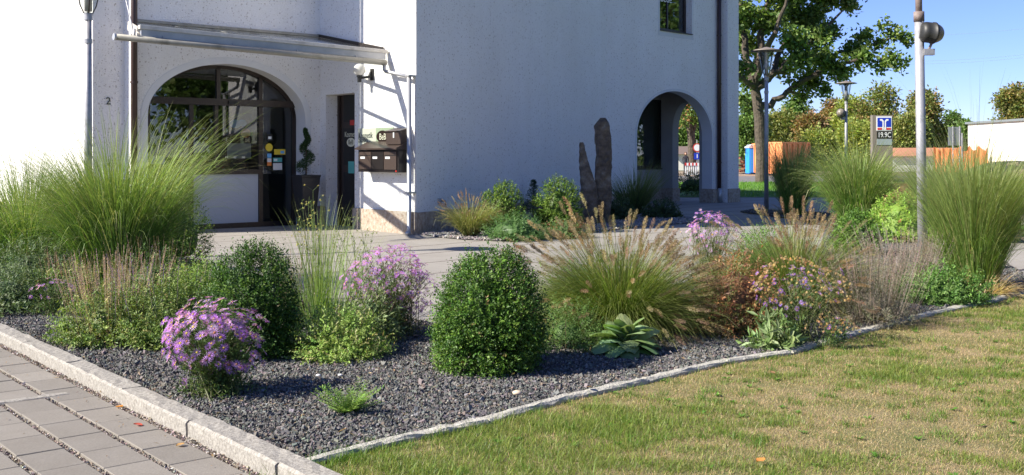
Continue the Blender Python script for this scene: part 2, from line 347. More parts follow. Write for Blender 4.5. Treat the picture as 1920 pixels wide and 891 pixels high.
# ------------------------------------------------------------------ kerb stones and edging
rng = np.random.default_rng(3)
def stone_bar(g, p0, p1, w, z0, z1, rng, rough=0.006, n=14, m=5):
    """a rough-sawn stone bar from p0 to p1 (plan), width w to the right-hand side"""
    p0 = np.array(p0); p1 = np.array(p1); L = np.linalg.norm(p1 - p0); u = (p1 - p0) / L; nn = np.array([u[1], -u[0]])
    prof = [(0, z0), (0, z0 * .5 + z1 * .5), (0, z1 - 0.012), (0.012, z1), (w * .35, z1), (w * .65, z1), (w - 0.012, z1), (w, z1 - 0.012), (w, z0)]
    V = []
    for i in range(n + 1):
        for (b, z) in prof:
            e = 0.002 if i in (0, n) else 0
            q = p0 + u * (L * i / n) + nn * b; V.append([q[0], q[1], z - e])
    V = np.array(V); V += rng.normal(0, rough * .45, V.shape); k = len(prof)
    Fq = [[i * k + j, i * k + j + 1, (i + 1) * k + j + 1, (i + 1) * k + j] for i in range(n) for j in range(k - 1)]
    g.add(V, [np.array(Fq), np.array([list(range(k))]), np.array([list(range(n * k, (n + 1) * k))[::-1]])])
a = -3.2; i = 0
kerbs = []
while a < 14:
    L = 1.0 + rng.uniform(-.06, .06); g = Geo()
    stone_bar(g, kp(a + 0.002, rng.normal(0, .003)), kp(a + L - 0.002, rng.normal(0, .003)), 0.14, -0.02, 0.095, rng, 0.0045)
    o = g.build('kerb_stone', 'granite', None, False, (*kp(a, 0), 0)); kerbs.append((o, a)); a += L
kerbs.sort(key=lambda t: t[1])
ordn = ['first', 'second', 'third', 'fourth', 'fifth', 'sixth', 'seventh', 'eighth', 'ninth', 'tenth', 'eleventh', 'twelfth', 'thirteenth', 'fourteenth', 'fifteenth', 'sixteenth', 'seventeenth', 'eighteenth', 'nineteenth']
for i, (o, _) in enumerate(kerbs):
    tag(o, f'{ordn[i]} rough pale granite kerb stone counted from the lawn corner end of the kerb', 'kerb stone', 'granite kerb stones between path and bed')
es = []
for i in range(len(EDGE) - 1):
    p, q = EDGE[i], EDGE[i + 1]; n = max(1, round(np.linalg.norm(q - p) / 0.8))
    for j in range(n):
        x0 = p + (q - p) * j / n; x1 = p + (q - p) * (j + 1) / n; u = nrm(x1 - x0); g = Geo()
        stone_bar(g, x0 + u * .003, x1 - u * .003, 0.075, -0.02, 0.05, rng, 0.007, 10); es.append(g.build('edging_stone', 'edging_stone', None, False, (*x0, 0)))
for i, o in enumerate(es):
    tag(o, f'{ordn[i]} narrow grey edging stone between gravel and lawn, counted from the granite kerb corner', 'edging stone', 'edging stones along the lawn')
# ------------------------------------------------------------------ small concrete pavers of the near path
g = Geo(); b = 0.06; c = 0
while b < 3.2:
    w = 0.215; a = -4.6 + (c * 0.137) % .33
    while a < 14:
        if kp(a, b)[1] > 3.0 and kp(a, b)[1] < 16:
            A0, A1 = a + .0035, a + .326; P4 = [kp(A0, b), kp(A1, b), kp(A1, b + w), kp(A0, b + w)]; zz = 0.02 + rng.normal(0, .0011)
            ctr = sum(P4) / 4; top = [p + (ctr - p) * 0.018 for p in P4]
            V = [(*p, 0) for p in P4] + [(*p, zz - .003) for p in P4] + [(*p, zz + rng.normal(0, .0004)) for p in top]
            Fq = [[x, (x + 1) % 4, (x + 1) % 4 + 4, x + 4] for x in range(4)] + [[x + 4, (x + 1) % 4 + 4, (x + 1) % 4 + 8, x + 8] for x in range(4)] + [[8, 9, 10, 11]]
            k = math.exp(rng.normal(0, .07)); g.add(V, np.array(Fq), (0.205 * k, 0.186 * k, 0.158 * k))
        a += 0.33
    b += w + 0.036; c += 1
tag(g.build('path_paving', 'paver'), kind='structure')
g = Geo(); q0, q1 = G(-60, 757, .026)[:2], G(60, 742, .026)[:2]; q2 = G(122, 733, .026)[:2]
stone_bar(g, q0, q1, 0.085, 0.0, 0.0245, rng, 0.003, 6); stone_bar(g, q1, q2, 0.085, 0.0, 0.0245, rng, 0.003, 4)
tag(g.build('granite_strip', 'granite', None, False, (*q0, 0)), 'pale granite strip set across the grey path pavers', 'paving strip')

# ------------------------------------------------------------------ the white building
C_ = np.array([-3.97, 22.06]); A_ = np.array([-1.75, 19.46]); B_ = np.array([2.54, 28.7])
FW = Frame(C_, (.76, .65), (.65, -.76)); SW = Frame(C_, A_ - C_, (-.76, -.65)); LSW = float(np.linalg.norm(A_ - C_))
SW.n = nrm(np.array([SW.u[1], -SW.u[0]])); AB = Frame(A_, B_ - A_, (1, -1)); AB.n = nrm(np.array([AB.u[1], -AB.u[0]])); LAB = float(np.linalg.norm(B_ - A_))
BC = Frame(B_, (.687, .727), (.727, -.687))
sD = FW.s_at(174, -.33); sR = FW.s_at(246, 0); D_ = np.array(FW.pt(sD, 0, -.33)[:2])
LW = Frame(D_ - SW.u * 14, SW.u, SW.n)
HB = 8.0
bld = thing('office_building', (*A_, 0), 'white rough plastered building with arched glass entrance, round arcade arch and stone plinth', 'building')
def arch_fn(a, b, hs, ap):
    c, rx = (a + b) / 2, (b - a) / 2
    return lambda x: hs + (ap - hs) * math.sqrt(max(0, 1 - ((x - c) / rx) ** 2))
def wall_panel(g, fr, s0, s1, H, ops, t=0.35, back=True, n=28):
    br = {s0, s1}
    for (a, b, bo, fn, rev) in ops:
        for i in range(n + 1): br.add(a + (b - a) * (0.5 - 0.5 * math.cos(math.pi * i / n)))
    br = sorted(br)
    for x0, x1 in zip(br[:-1], br[1:]):
        xm = (x0 + x1) / 2; op = sorted([o for o in ops if o[0] < xm < o[1]], key=lambda o: o[2])
        for d in ((0, -t) if back else (0,)):
            lo0 = lo1 = 0.0
            for (a, b, bo, fn, rev) in op:
                if bo > lo0: g.add([fr.pt(x0, lo0, d), fr.pt(x1, lo1, d), fr.pt(x1, bo, d), fr.pt(x0, bo, d)], np.array([[0, 1, 2, 3]]))
                lo0, lo1 = fn(x0) if x0 >= a else bo, fn(x1) if x1 <= b else bo
            g.add([fr.pt(x0, lo0, d), fr.pt(x1, lo1, d), fr.pt(x1, H, d), fr.pt(x0, H, d)], np.array([[0, 1, 2, 3]]))
        for (a, b, bo, fn, rev) in op:
            if not rev: continue
            g.add([fr.pt(x0, fn(x0), 0), fr.pt(x1, fn(x1), 0), fr.pt(x1, fn(x1), -t), fr.pt(x0, fn(x0), -t)], np.array([[0, 1, 2, 3]]))
            if bo > 0: g.add([fr.pt(x0, bo, 0), fr.pt(x1, bo, 0), fr.pt(x1, bo, -t), fr.pt(x0, bo, -t)], np.array([[0, 1, 2, 3]]))
    for (a, b, bo, fn, rev) in ops:
        if rev:
            for x in (a, b): g.add([fr.pt(x, bo, 0), fr.pt(x, fn(x), 0), fr.pt(x, fn(x), -t), fr.pt(x, bo, -t)], np.array([[0, 1, 2, 3]]))
    return g
def arch_ring(g, fr, a, b, hs, ap, w, depth, proud=0.008, bottom=0.0, n=40):
    c, rx, ry = (a + b) / 2, (b - a) / 2, ap - hs
    inn = [(a, bottom)] + [(c - rx * math.cos(math.pi * i / n), hs + ry * math.sin(math.pi * i / n)) for i in range(n + 1)] + [(b, bottom)]
    out = [(a - w, bottom)] + [(c - (rx + w) * math.cos(math.pi * i / n), hs + (ry + w) * math.sin(math.pi * i / n)) for i in range(n + 1)] + [(b + w, bottom)]
    rings = [[fr.pt(x, h, 0.0) for x, h in out], [fr.pt(x, h, proud) for x, h in out], [fr.pt(x, h, proud) for x, h in inn], [fr.pt(x, h, -depth) for x, h in inn]]
    m = len(inn); V = [p for r in rings for p in r]
    g.add(V, np.array([[k * m + i, k * m + i + 1, (k + 1) * m + i + 1, (k + 1) * m + i] for k in range(3) for i in range(m - 1)]))
# door arch
da, db = FW.s_at(277), FW.s_at(572); dtop = 3.22; dsp = 2.2
ua, ub = BC.s_at(1194), BC.s_at(1335); usp, utop = 2.0, BC.hit(1262, 171)[1]
sA, sB = SW.s_at(611), SW.s_at(665); sTop = SW.hit(640, 176)[1]
wa, wb = BC.s_at(1237), BC.s_at(1297); wbot = BC.hit(1297, 66)[1]
sP = BC.s_at(1350)
g = Geo(); gp = Geo()
wall_panel(g, LW, 0, 14, HB, [], back=False)
F2 = Frame(FW.pt(0, 0, -.33)[:2], FW.u, FW.n)
wall_panel(g, F2, sD, sR, HB, [], back=False)
g.add([FW.pt(sR, 0, -.33), FW.pt(sR, 0, 0), FW.pt(sR, HB, 0), FW.pt(sR, HB, -.33)], np.array([[0, 1, 2, 3]]))
wall_panel(g, FW, sR, 0, HB, [(da - .04, db + .04, 0, arch_fn(da - .04, db + .04, dsp, dtop + .04), False)], back=False)
wall_panel(g, SW, 0, LSW, HB, [(sA, sB, 0, lambda x: sTop, True)], back=False)
wall_panel(g, AB, 0, LAB, HB, [], back=False)
wall_panel(g, BC, 0, sP, HB, [(ua - .04, ub + .04, 0, arch_fn(ua - .04, ub + .04, usp, utop + .04), False), (wa, wb, wbot, lambda x: wbot + 1.5, True)], back=False)
sQ = BC.s_at(1385, .27)
for fr_, x0, x1, d0, d1 in ((BC, sP, sQ, .27, -.35),):
    g.box(BC, x0, x1, 0.0, HB, d0, d1)
# body behind: back walls and flat roof slab
R1 = np.array(BC.pt(sP - .02, 0, -12)[:2]); W0 = LW.O
EW = Frame(BC.pt(ub + .03, 0, -1.9)[:2], BC.n, -BC.u)
def quadwall(p, q, h0=0.0, h1=HB): g.add([(p[0], p[1], h0), (q[0], q[1], h0), (q[0], q[1], h1), (p[0], p[1], h1)], np.array([[0, 1, 2, 3]]))
quadwall(W0, (W0[0] + 4, W0[1] + 12)); quadwall((W0[0] + 4, W0[1] + 12), R1); quadwall(R1, BC.pt(sP - .02, 0, -1.9))
ea, eb = EW.s_at(1261), EW.s_at(1311, .0); eb = min(eb, 1.5)
quadwall(BC.pt(sP - .02, 0, -1.9), BC.pt(sP - .02, 0, -.35), 3.5, HB)
g.build('wall', 'plaster', bld)
roof = [tuple(W0), tuple(D_), FW.pt(sR, 0, -.33)[:2], FW.pt(sR, 0)[:2], tuple(C_), tuple(A_), tuple(B_), BC.pt(sQ, 0, .27)[:2], tuple(R1), (W0[0] + 4, W0[1] + 12)]
Geo().prism(roof, HB + .002, HB + .25).build('roof', 'roof_tile', bld)
g = Geo(); arch_ring(g, FW, da, db, dsp, dtop, 0.13, 0.42); tag(g.build('door_arch_surround', 'smooth_plaster', bld), 'smooth grey arch band around the glass entrance')
g = Geo(); arch_ring(g, BC, ua, ub, usp, utop, 0.075, 0.36); tag(g.build('arcade_arch_surround', 'smooth_plaster', bld), 'smooth plaster band around the open arcade arch')
# arcade: shop wall set back, end wall with its own arch, ceiling
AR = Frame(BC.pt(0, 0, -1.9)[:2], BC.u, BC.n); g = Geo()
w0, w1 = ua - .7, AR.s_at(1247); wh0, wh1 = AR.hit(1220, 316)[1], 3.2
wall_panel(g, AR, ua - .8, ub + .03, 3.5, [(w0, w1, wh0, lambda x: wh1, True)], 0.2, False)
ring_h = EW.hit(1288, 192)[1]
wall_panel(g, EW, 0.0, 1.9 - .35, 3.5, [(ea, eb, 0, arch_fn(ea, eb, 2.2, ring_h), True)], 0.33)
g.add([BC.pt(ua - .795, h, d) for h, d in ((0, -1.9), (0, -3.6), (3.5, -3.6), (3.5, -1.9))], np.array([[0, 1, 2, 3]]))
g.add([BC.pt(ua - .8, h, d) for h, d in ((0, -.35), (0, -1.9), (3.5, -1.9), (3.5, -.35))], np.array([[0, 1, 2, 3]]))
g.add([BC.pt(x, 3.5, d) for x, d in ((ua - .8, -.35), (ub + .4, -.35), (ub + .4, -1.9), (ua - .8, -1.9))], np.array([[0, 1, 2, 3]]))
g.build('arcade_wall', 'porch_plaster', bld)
g = Geo(); g.box(AR, w0, w1 - .002, wh0 + .003, wh1, -.16, -.13); o = g.build('shop_window', 'window_glass', bld)
g = Geo()
for x in (w0 + .02, w1 - .09): g.box(AR, x, x + .085, wh0 + .004, wh1 - .004, -.11, -.01)
g.box(AR, w0 + .105, w1 - .09, wh0 + .004, wh0 + .08, -.105, -.012); g.box(AR, w0, w1 + .04, wh0 - .03, wh0 + .002, -.02, .05); g.build('window_frame', 'brown_frame', o)
g = Geo(); g.add([AR.pt(x, h, -1.6) for x, h in ((w0 - .5, 0), (w1 + .4, 0), (w1 + .4, 3.4), (w0 - .5, 3.4))], np.array([[0, 1, 2, 3]]))
g.add([AR.pt(x, 3.4, d) for x, d in ((w0 - .5, -.21), (w1 + .4, -.21), (w1 + .4, -1.6), (w0 - .5, -1.6))], np.array([[0, 1, 2, 3]]))
g.add([AR.pt(w0 - .1, h, d) for h, d in ((0, -.21), (0, -1.6), (3.4, -1.6), (3.4, -.21))], np.array([[0, 1, 2, 3]]))
g.add([AR.pt(w1 + .4, h, d) for h, d in ((0, -.21), (0, -1.6), (3.4, -1.6), (3.4, -.21))], np.array([[0, 1, 2, 3]])); g.build('shop_interior', 'interior', bld)
# plinth
g = Geo(); t = .035; HP = .40
g.box(LW, 0, 14 + t, -.02, HP, .002, t); g.box(F2, sD, sR, -.02, HP, .002, t)
g.box(FW, sR - t, da - .134, -.02, HP, .002, t); g.box(FW, db + .134, 0, -.02, HP, .002, t)
g.box(SW, t, sA - .003, -.02, HP, .002, t); g.box(SW, sB + .003, LSW + t, -.02, HP + .01, .002, t + .02)
g.box(AB, 0, LAB - t, -.02, HP, .002, t); g.box(BC, 0, ua - .08, -.02, HP, .002, t)
g.box(BC, ub - .04, sP, -.02, HP + .02, -.4, t + .03); g.box(BC, sP + .002, sQ + t, -.02, HP + .02, -.38, .27 + t)
g.box(AR, ua - .7, ea + ub - ub + ub - .05, -.02, HP, .002, t)
g.box(EW, 0.04, ea + .03, -.02, HP + .01, .03, -.36)
g.build('plinth', 'plinth_stone', bld)
# ledge at the side door jamb, number 2
text('2', F2, F2.s_at(198), F2.hit(204, 196)[1], .01, .19, 'lettering_dark', bld, 'house_number', 1.0, 'LEFT', .006)
# downpipes
def downpipe(fr, s, d, h0, r, mat, rings, label):
    g = Geo(); g.tube([fr.pt(s, h0, d), fr.pt(s, HB, d)], r, 14); o = g.build('downpipe', mat, bld, True); tag(o, label)
    for h in rings: Geo().tube([fr.pt(s, h, d), fr.pt(s, h + .04, d)], r + .012, 14).build('pipe_clip', mat, o)
    return o
downpipe(FW, FW.s_at(251.5, .08), .08, 0.02, .058, 'brown_pipe', (0.6, FW.hit(251, 157)[1], 4.6, 6.5), 'dark brown downpipe left of the entrance arch')
o = downpipe(BC, BC.s_at(1348.5, .09), .09, .42, .062, 'brown_pipe', (1.2, 3.6, BC.hit(1348, 69)[1]), 'dark brown downpipe at the right corner')
g = Geo(); p = BC.s_at(1348.5, .09); g.tube([BC.pt(p, 0.0, .115), BC.pt(p, .44, .115)], .068, 14); g.build('pipe_foot', 'zinc', o, True)
# ---- upper window
fw = BC; z0 = wbot
g = Geo(); g.box(fw, wa + .1, wb - .1, z0 + .12, z0 + 1.4, -.235, -.225); win = g.build('upper_window', 'window_glass', bld)
g = Geo(); g.box(fw, wa + .002, wa + .1, z0 + .003, z0 + 1.49, -.27, -.2); g.box(fw, wb - .1, wb - .002, z0 + .003, z0 + 1.49, -.27, -.2); g.box(fw, wa + .1, wb - .1, z0 + .003, z0 + .12, -.268, -.202); g.box(fw, wa + .1, wb - .1, z0 + 1.4, z0 + 1.49, -.268, -.202)
xm = wa + .42 * (wb - wa); g.box(fw, xm - .03, xm + .03, z0 + .12, z0 + 1.4, -.266, -.204); g.build('window_frame', 'brown_frame', win)
g = Geo(); g.box(fw, wa + .003, wb - .003, z0 + .001, z0 + .025, -.2, .05); g.build('window_sill', 'brown_frame', win)
g = Geo(); g.box(fw, wa - .08, wa - .001, z0 - .14, z0 + 1.6, .001, .006); g.box(fw, wb + .001, wb + .08, z0 - .14, z0 + 1.6, .001, .006); g.box(fw, wa - .001, wb + .001, z0 - .14, z0 - .003, .001, .006); g.build('window_surround', 'smooth_plaster', win)
g = Geo(); g.add([fw.pt(x, h, -1.2) for x, h in ((wa - .6, z0 - .5), (wb + .6, z0 - .5), (wb + .6, z0 + 2), (wa - .6, z0 + 2))], np.array([[0, 1, 2, 3]])); g.build('room_backdrop', 'interior', win)
text('Bede', fw, wa + .30, fw.hit(1265, 4)[1], -.195, .30, 'lettering_white', win, 'window_lettering', .95)
# ---- entrance
DX = lambda px: FW.s_at(px, -.4)
ent = bld
hT0, hT1 = 2.43, 2.56
fr = Geo()
fr.box(FW, da - .03, db + .03, hT0, hT1, -.47, -.33)
for px, w, h0, h1 in ((277, .07, 0, hT0), (358, .08, 0, hT0), (405, .07, 1.2, hT0), (488, .09, 0, hT0), (552, .12, 0, hT0), (567, .05, 0, hT0)):
    x = DX(px); fr.box(FW, x - w / 2, x + w / 2, h0, h1 - .001, -.44, -.37)
for px in (409, 488):
    x = DX(px); fr.box(FW, x - .04, x + .04, hT1 + .001, dtop, -.44, -.37)
fr.box(FW, DX(362), DX(484), 1.07, 1.16, -.435, -.365)
fr.box(FW, DX(277), DX(484), 0.0, .10, -.435, -.368)
fr.box(FW, DX(492), DX(548), 0.0, .10, -.435, -.368)
# curved head frame
rg = []
for i in range(41):
    q = math.pi * i / 40; c, rx, ry = (da + db) / 2, (db - da) / 2, dtop - dsp
    rg.append(((c - rx * math.cos(q) * 1.005, dsp + ry * math.sin(q) * 1.005), (c - (rx - .07) * math.cos(q), dsp + (ry - .07) * math.sin(q))))
V = [FW.pt(*p, d) for d in (-.37, -.43) for pr in rg for p in pr]; m = 82
fr.add(V, np.array([[2 * i, 2 * i + 2, 2 * i + 3, 2 * i + 1] for i in range(40)] + [[2 * i + 1, 2 * i + 3, m + 2 * i + 3, m + 2 * i + 1] for i in range(40)]))
door = fr.build('entrance_frame', 'brown_frame', ent)
g = Geo(); g.box(FW, DX(425), DX(441), hT0 + .03, hT1 - .03, -.329, -.30); g.build('door_sensor', 'dark', door)
g = Geo()
g.box(FW, DX(362), DX(484), .10, 1.07, -.42, -.40); g.build('parapet_panel', 'pale_panel', door)
def pane(nm, x0, x1, h0, h1, lab, d=-.41):
    g = Geo(); g.add([FW.pt(x0, h0, d), FW.pt(x1, h0, d), FW.pt(x1, h1, d), FW.pt(x0, h1, d)], np.array([[0, 1, 2, 3]])); o = g.build(nm, 'window_glass', ent); tag(o, lab); return o
pl_ = pane('sliding_door', DX(279), DX(357), .1, hT0, 'left glass sliding door leaf with a white notice', -.40)
pane('fixed_window', DX(362), DX(484), 1.16, hT0, 'dark fixed window above the pale panel')
pr_ = pane('sliding_door', DX(492), DX(548), .1, hT0, 'right glass door leaf covered in small stickers', -.405)
pane('side_pane', DX(555), DX(566), .1, hT0, 'narrow glass strip beside the right jamb')
g = Geo(); c_ = (da + db) / 2
arc = [(da, hT1)] + [(x, min(arch_fn(da, db, dsp, dtop)(x), 99)) for x in np.linspace(da + .01, db - .01, 40)] + [(db, hT1)]
arc = [(x, max(h, hT1)) for x, h in arc]
g.add([FW.pt(x, h, -.41) for x, h in arc], np.array([list(range(len(arc)))])); g.build('arched_fanlight', 'window_glass', ent)
def sticker(px0, py0, px1, py1, mat, par, nm='sticker', d=-.396, round_=False):
    x0, h0 = FW.hit(px0, py1, d); x1, h1 = FW.hit(px1, py0, d)
    g = Geo()
    if round_:
        cx, ch, r = (x0 + x1) / 2, (h0 + h1) / 2, (h1 - h0) / 2
        g.add([FW.pt(cx + r * math.cos(q), ch + r * math.sin(q), d) for q in np.linspace(0, 6.28, 25)[:-1]], np.array([list(range(24))]))
    else: g.add([FW.pt(x0, h0, d), FW.pt(x1, h0, d), FW.pt(x1, h1, d), FW.pt(x0, h1, d)], np.array([[0, 1, 2, 3]]))
    return g.build(nm, mat, par)
for a_ in ((500, 252, 511, 264, 'dark'), (497, 269, 512, 284, 'yellow', True), (514, 280, 535, 290, 'yellow'), (501, 288, 509, 296, 'sky_blue'), (501, 297, 509, 304, 'opal_glass'), (501, 304, 509, 311, 'sign_orange'), (512, 296, 529, 304, 'teal'), (512, 306, 529, 319, 'opal_glass')):
    st_ = sticker(*a_[:5], pr_, round_=len(a_) > 5)
    st_['label'] = {'dark': 'small black square sticker', 'yellow': 'yellow sticker', 'sky_blue': 'small blue sticker', 'opal_glass': 'small white sticker', 'sign_orange': 'small orange sticker', 'teal': 'teal sticker'}[a_[4]]
sticker(503, 256, 509, 261, 'white_paint', pr_, 'sticker', -.394); sticker(526, 283, 533, 288, 'sky_blue', pr_, 'sticker', -.394)
sticker(514, 298, 520, 302, 'white_paint', pr_, 'sticker', -.394)
sticker(277, 292.5, 291.5, 308, 'pale_panel', pl_, 'notice', -.39); sticker(292.5, 292.5, 309, 308, 'pale_panel', pl_, 'notice', -.39)
# interior of the entrance hall
g = Geo(); i0, i1, dd = sR + .4, -.05, -4.2
g.add([FW.pt(x, h, dd) for x, h in ((i0, 0), (i1, 0), (i1, 3.6), (i0, 3.6))], np.array([[0, 1, 2, 3]]))
for x in (i0, i1): g.add([FW.pt(x, h, d) for h, d in ((0, -.43), (0, dd), (3.6, dd), (3.6, -.43))], np.array([[0, 1, 2, 3]]))
g.add([FW.pt(x, 3.6, d) for x, d in ((i0, -.36), (i1, -.36), (i1, dd), (i0, dd))], np.array([[0, 1, 2, 3]])); g.build('hall_interior', 'interior', bld)
g = Geo(); g.add([FW.pt(x, .012, d) for x, d in ((i0, -.4), (i1, -.4), (i1, dd), (i0, dd))], np.array([[0, 1, 2, 3]])); g.build('hall_floor', 'interior_floor', bld)
# poster inside
pd = -1.3; x0, h0 = FW.hit(424, 300, pd); x1, h1 = FW.hit(472, 214, pd)
pos = thing('advertising_poster', FW.pt((x0 + x1) / 2, 0, pd), 'dark poster with blue and red shapes on a stand behind the entrance window', 'poster')
g = Geo(); g.box(FW, x0, x1, h0, h1, pd - .04, pd); g.box(FW, x0 + .1, x0 + .15, 0.02, h0, pd - .04, pd); g.box(FW, x1 - .15, x1 - .1, 0.02, h0, pd - .04, pd); g.build('stand', 'mail_dark', pos)
ym = h0 + (h1 - h0) * .36
def pdisc(g, cx, ch, rx, ry, dz): g.add([FW.pt(cx + rx * math.cos(q), ch + ry * math.sin(q), pd + dz) for q in np.linspace(0, 6.28, 21)[:-1]], np.array([list(range(20))]))
g = Geo(); g.box(FW, x0 + .02, x1 - .02, h0 + .03, ym, pd + .002, pd + .005); g.build('poster_text_panel', 'opal_glass', pos)
g = Geo(); pdisc(g, x0 + (x1 - x0) * .35, h0 + (h1 - h0) * .78, .13, .09, .006); pdisc(g, x0 + (x1 - x0) * .62, h0 + (h1 - h0) * .8, .1, .07, .007); g.build('blue_shape', 'sky_blue', pos)
g = Geo(); pdisc(g, x0 + (x1 - x0) * .75, h0 + (h1 - h0) * .58, .11, .1, .008); g.build('red_shape', 'sign_orange', pos)
# side door
SX = lambda px, d=-.3: SW.s_at(px, d)
g = Geo(); g.box(SW, sA, sB, 0.0, sTop, -.349, -.30); g.box(SW, sA + .0, sA + .08, 0, sTop - .001, -.298, -.27)
sdw = g.build('side_door', 'brown_frame', bld)
for h0_, h1_ in ((.25, 1.1), (1.25, 2.0), (2.12, 2.8)):
    g = Geo(); g.box(SW, sA + .22, sB - .1, h0_, h1_, -.298, -.285); g.build('door_panel', 'dark', sdw)
xs, hs_ = SW.hit(646, 259, -.28); text('Kosmetik', SW, xs, SW.hit(646, 257, -.28)[1], -.283, .155, 'lettering_cream', sdw, 'door_lettering', .8)
def oval(fr, px, py, rx, ry, d, mat, par, nm): 
    a, h = fr.hit(px, py, d); g = Geo(); g.add([fr.pt(a + rx * math.cos(q), h + ry * math.sin(q), d) for q in np.linspace(0, 6.28, 33)[:-1]], np.array([list(range(32))])); return g.build(nm, mat, par)
oval(SW, 658, 267, .16, .09, -.283, 'lettering_cream', sdw, 'oval_badge'); a, h = SW.hit(653, 270, -.28); text('BeB', SW, a, h - .01, -.281, .14, 'lettering_dark', sdw, 'badge_lettering', .8)
def sq(fr, px0, py0, px1, py1, d, mat, par, nm):
    x0, h0 = fr.hit(px0, py1, d); x1, h1 = fr.hit(px1, py0, d); g = Geo(); g.box(fr, x0, x1, h0, h1, d - .006, d); return g.build(nm, mat, par)
sq(SW, 656, 225, 664, 235, -.28, 'sign_red', sdw, 'sticker'); sq(SW, 653, 303, 664, 325, -.28, 'teal', sdw, 'notice')
# tap on the long wall
a, h = AB.hit(823, 377, .0); tp = thing('garden_tap', AB.pt(a, h, 0), 'small dark metal tap box on the long shaded wall', 'tap')
g = Geo(); g.box(AB, a - .05, a + .05, h - .05, h + .05, .001, .03); g.build('plate', 'galvanised', tp); g = Geo(); g.tube([AB.pt(a + .07, h, .0), AB.pt(a + .07, h, .09), AB.pt(a + .07, h - .08, .11)], .014, 8); g.build('spout', 'mail_dark', tp)

# ------------------------------------------------------------------ glass canopy
RL = np.array(FW.pt(FW.s_at(243), 3.89, .03)); RC = np.array([*FW.pt(-.03, 3.88, .03)])
FR_ = np.array([-2.42, 20.14, 3.40]); FL = np.array([-5.97, 17.11, 3.50])
can = thing('glass_canopy', RC, 'lean to glass canopy with weathered cream beam and metal tube above the entrance', 'canopy')
def beam(p, q, w, h, side, mat, nm, par, dz=0.0):
    p = np.array(p, float); q = np.array(q, float); sd = nrm(np.array([*side, 0.0])) * w; g = Geo(); up = np.array([0, 0, h]); o_ = np.array([0, 0, dz])
    P = [p + o_, q + o_, p + o_ + up, q + o_ + up, p + sd + o_, q + sd + o_, p + sd + o_ + up, q + sd + o_ + up]
    g.add(P, np.array([[0, 1, 3, 2], [4, 6, 7, 5], [0, 4, 5, 1], [2, 3, 7, 6], [0, 2, 6, 4], [1, 5, 7, 3]])); return g.build(nm, mat, par)
n3 = np.array([*FW.n]); gutd = nrm((FR_ - FL)); 
beam(FL, FR_, .06, .13, FW.n, 'zinc', 'front_beam', can, -.15)
beam(FL - gutd * .03, FR_ + gutd * .04, .085, .06, FW.n, 'beam_paint', 'cream_cover_strip', can, -.03)
beam(FL - gutd * .0 + np.array([0, 0, -.0]), FR_, .03, .012, FW.n, 'white_paint', 'glass_edge_strip', can, .03)
g = Geo(); g.add([RL, RC, FR_ + (0, 0, .03), FL + (0, 0, .03)], np.array([[0, 1, 2], [0, 2, 3]])); g.add([RC, SW.pt(SW.s_at(722), 3.43, .02), FR_ + (0, 0, .03)], np.array([[0, 1, 2]])); g.build('glass_roof', 'canopy_glass', can)
for i, t_ in enumerate((0.0, .2, .4, .6, .8)):
    p = RL + (RC - RL) * t_; q = FL + (FR_ - FL) * t_
    beam(p, q, .045, .05, FW.u if i else -FW.u, 'tube_metal' if i else 'beam_paint', 'rafter', can, -.055)
beam(RC, np.array(SW.pt(SW.s_at(722), 3.43, .03)), .05, .06, SW.n, 'mail_dark', 'wall_flashing', can, .005)
beam(RL, RC, .05, .05, FW.n, 'tube_metal', 'wall_rail', can, .0)
beam(RL + np.array([0, 0, -.16]), FL + np.array([0, 0, -.2]), .05, .1, -FW.u, 'beam_paint', 'side_arm', can, .0)
TL = FL - gutd * .46 + np.array([*FW.n, 0]) * .14; TR = FR_ + gutd * -.05 + np.array([*FW.n, 0]) * .14
TL[2] = EYE + (HZ - 69) * TL[1] / F; TR[2] = EYE + (HZ - 118) * TR[1] / F
g = Geo(); g.tube([TL, TR], .052, 18); tube_ = g.build('gutter_tube', 'tube_metal', can, True)
g = Geo(); g.tube([TL - gutd * .012, TL + gutd * .02], .056, 18); g.build('end_cap', 'zinc', tube_)
for t_ in (.16, .4, .64, .88):
    p = TL + (TR - TL) * t_; Geo().tube([p, p + np.array([-FW.n[0] * .12, -FW.n[1] * .12, .12])], .014, 6).build('tube_bracket', 'zinc', can)
rt = TL + gutd * .32; g = Geo(); g.tube([rt + (0, 0, .04), np.array(F2.pt(F2.s_at(212, .0), 5.3, .01))], .011, 8); g.tube([rt, rt + (0, 0, .16)], .02, 8); g.build('tension_rod', 'galvanised', can, True)
dp = thing('rain_pipe', (*SW.pt(LSW - .14, 0, .12)[:2], 0), 'light grey metal rain pipe running from the canopy tube down to the building corner', 'rain pipe')
p1 = TR + np.array([0, 0, -.03]) - gutd * .03; s_ = SW.s_at(767, .12); top_ = np.array(SW.pt(s_, SW.hit(767, 146, .12)[1], .12))
g = Geo(); g.tube([p1, p1 + (0, 0, -.1), p1 + (top_ - p1) * .06 + (0, 0, -.12), top_ + (0, 0, .02)], .034, 12, caps=True); g.build('upper_pipe', 'zinc', dp, True)
g = Geo(); b0 = np.array(SW.pt(s_, .12, .12)); e0 = np.array(SW.pt(LSW + .1, .04, .26))
g.tube([top_ + (0, 0, .05), b0, b0 + (e0 - b0) * .35 + (0, 0, -.05), e0], .042, 14); g.build('lower_pipe', 'zinc', dp, True)
for h in (.75, 2.88): Geo().box(SW, s_ - .06, s_ + .06, h, h + .03, .0, .17).build('pipe_clip', 'zinc', dp)
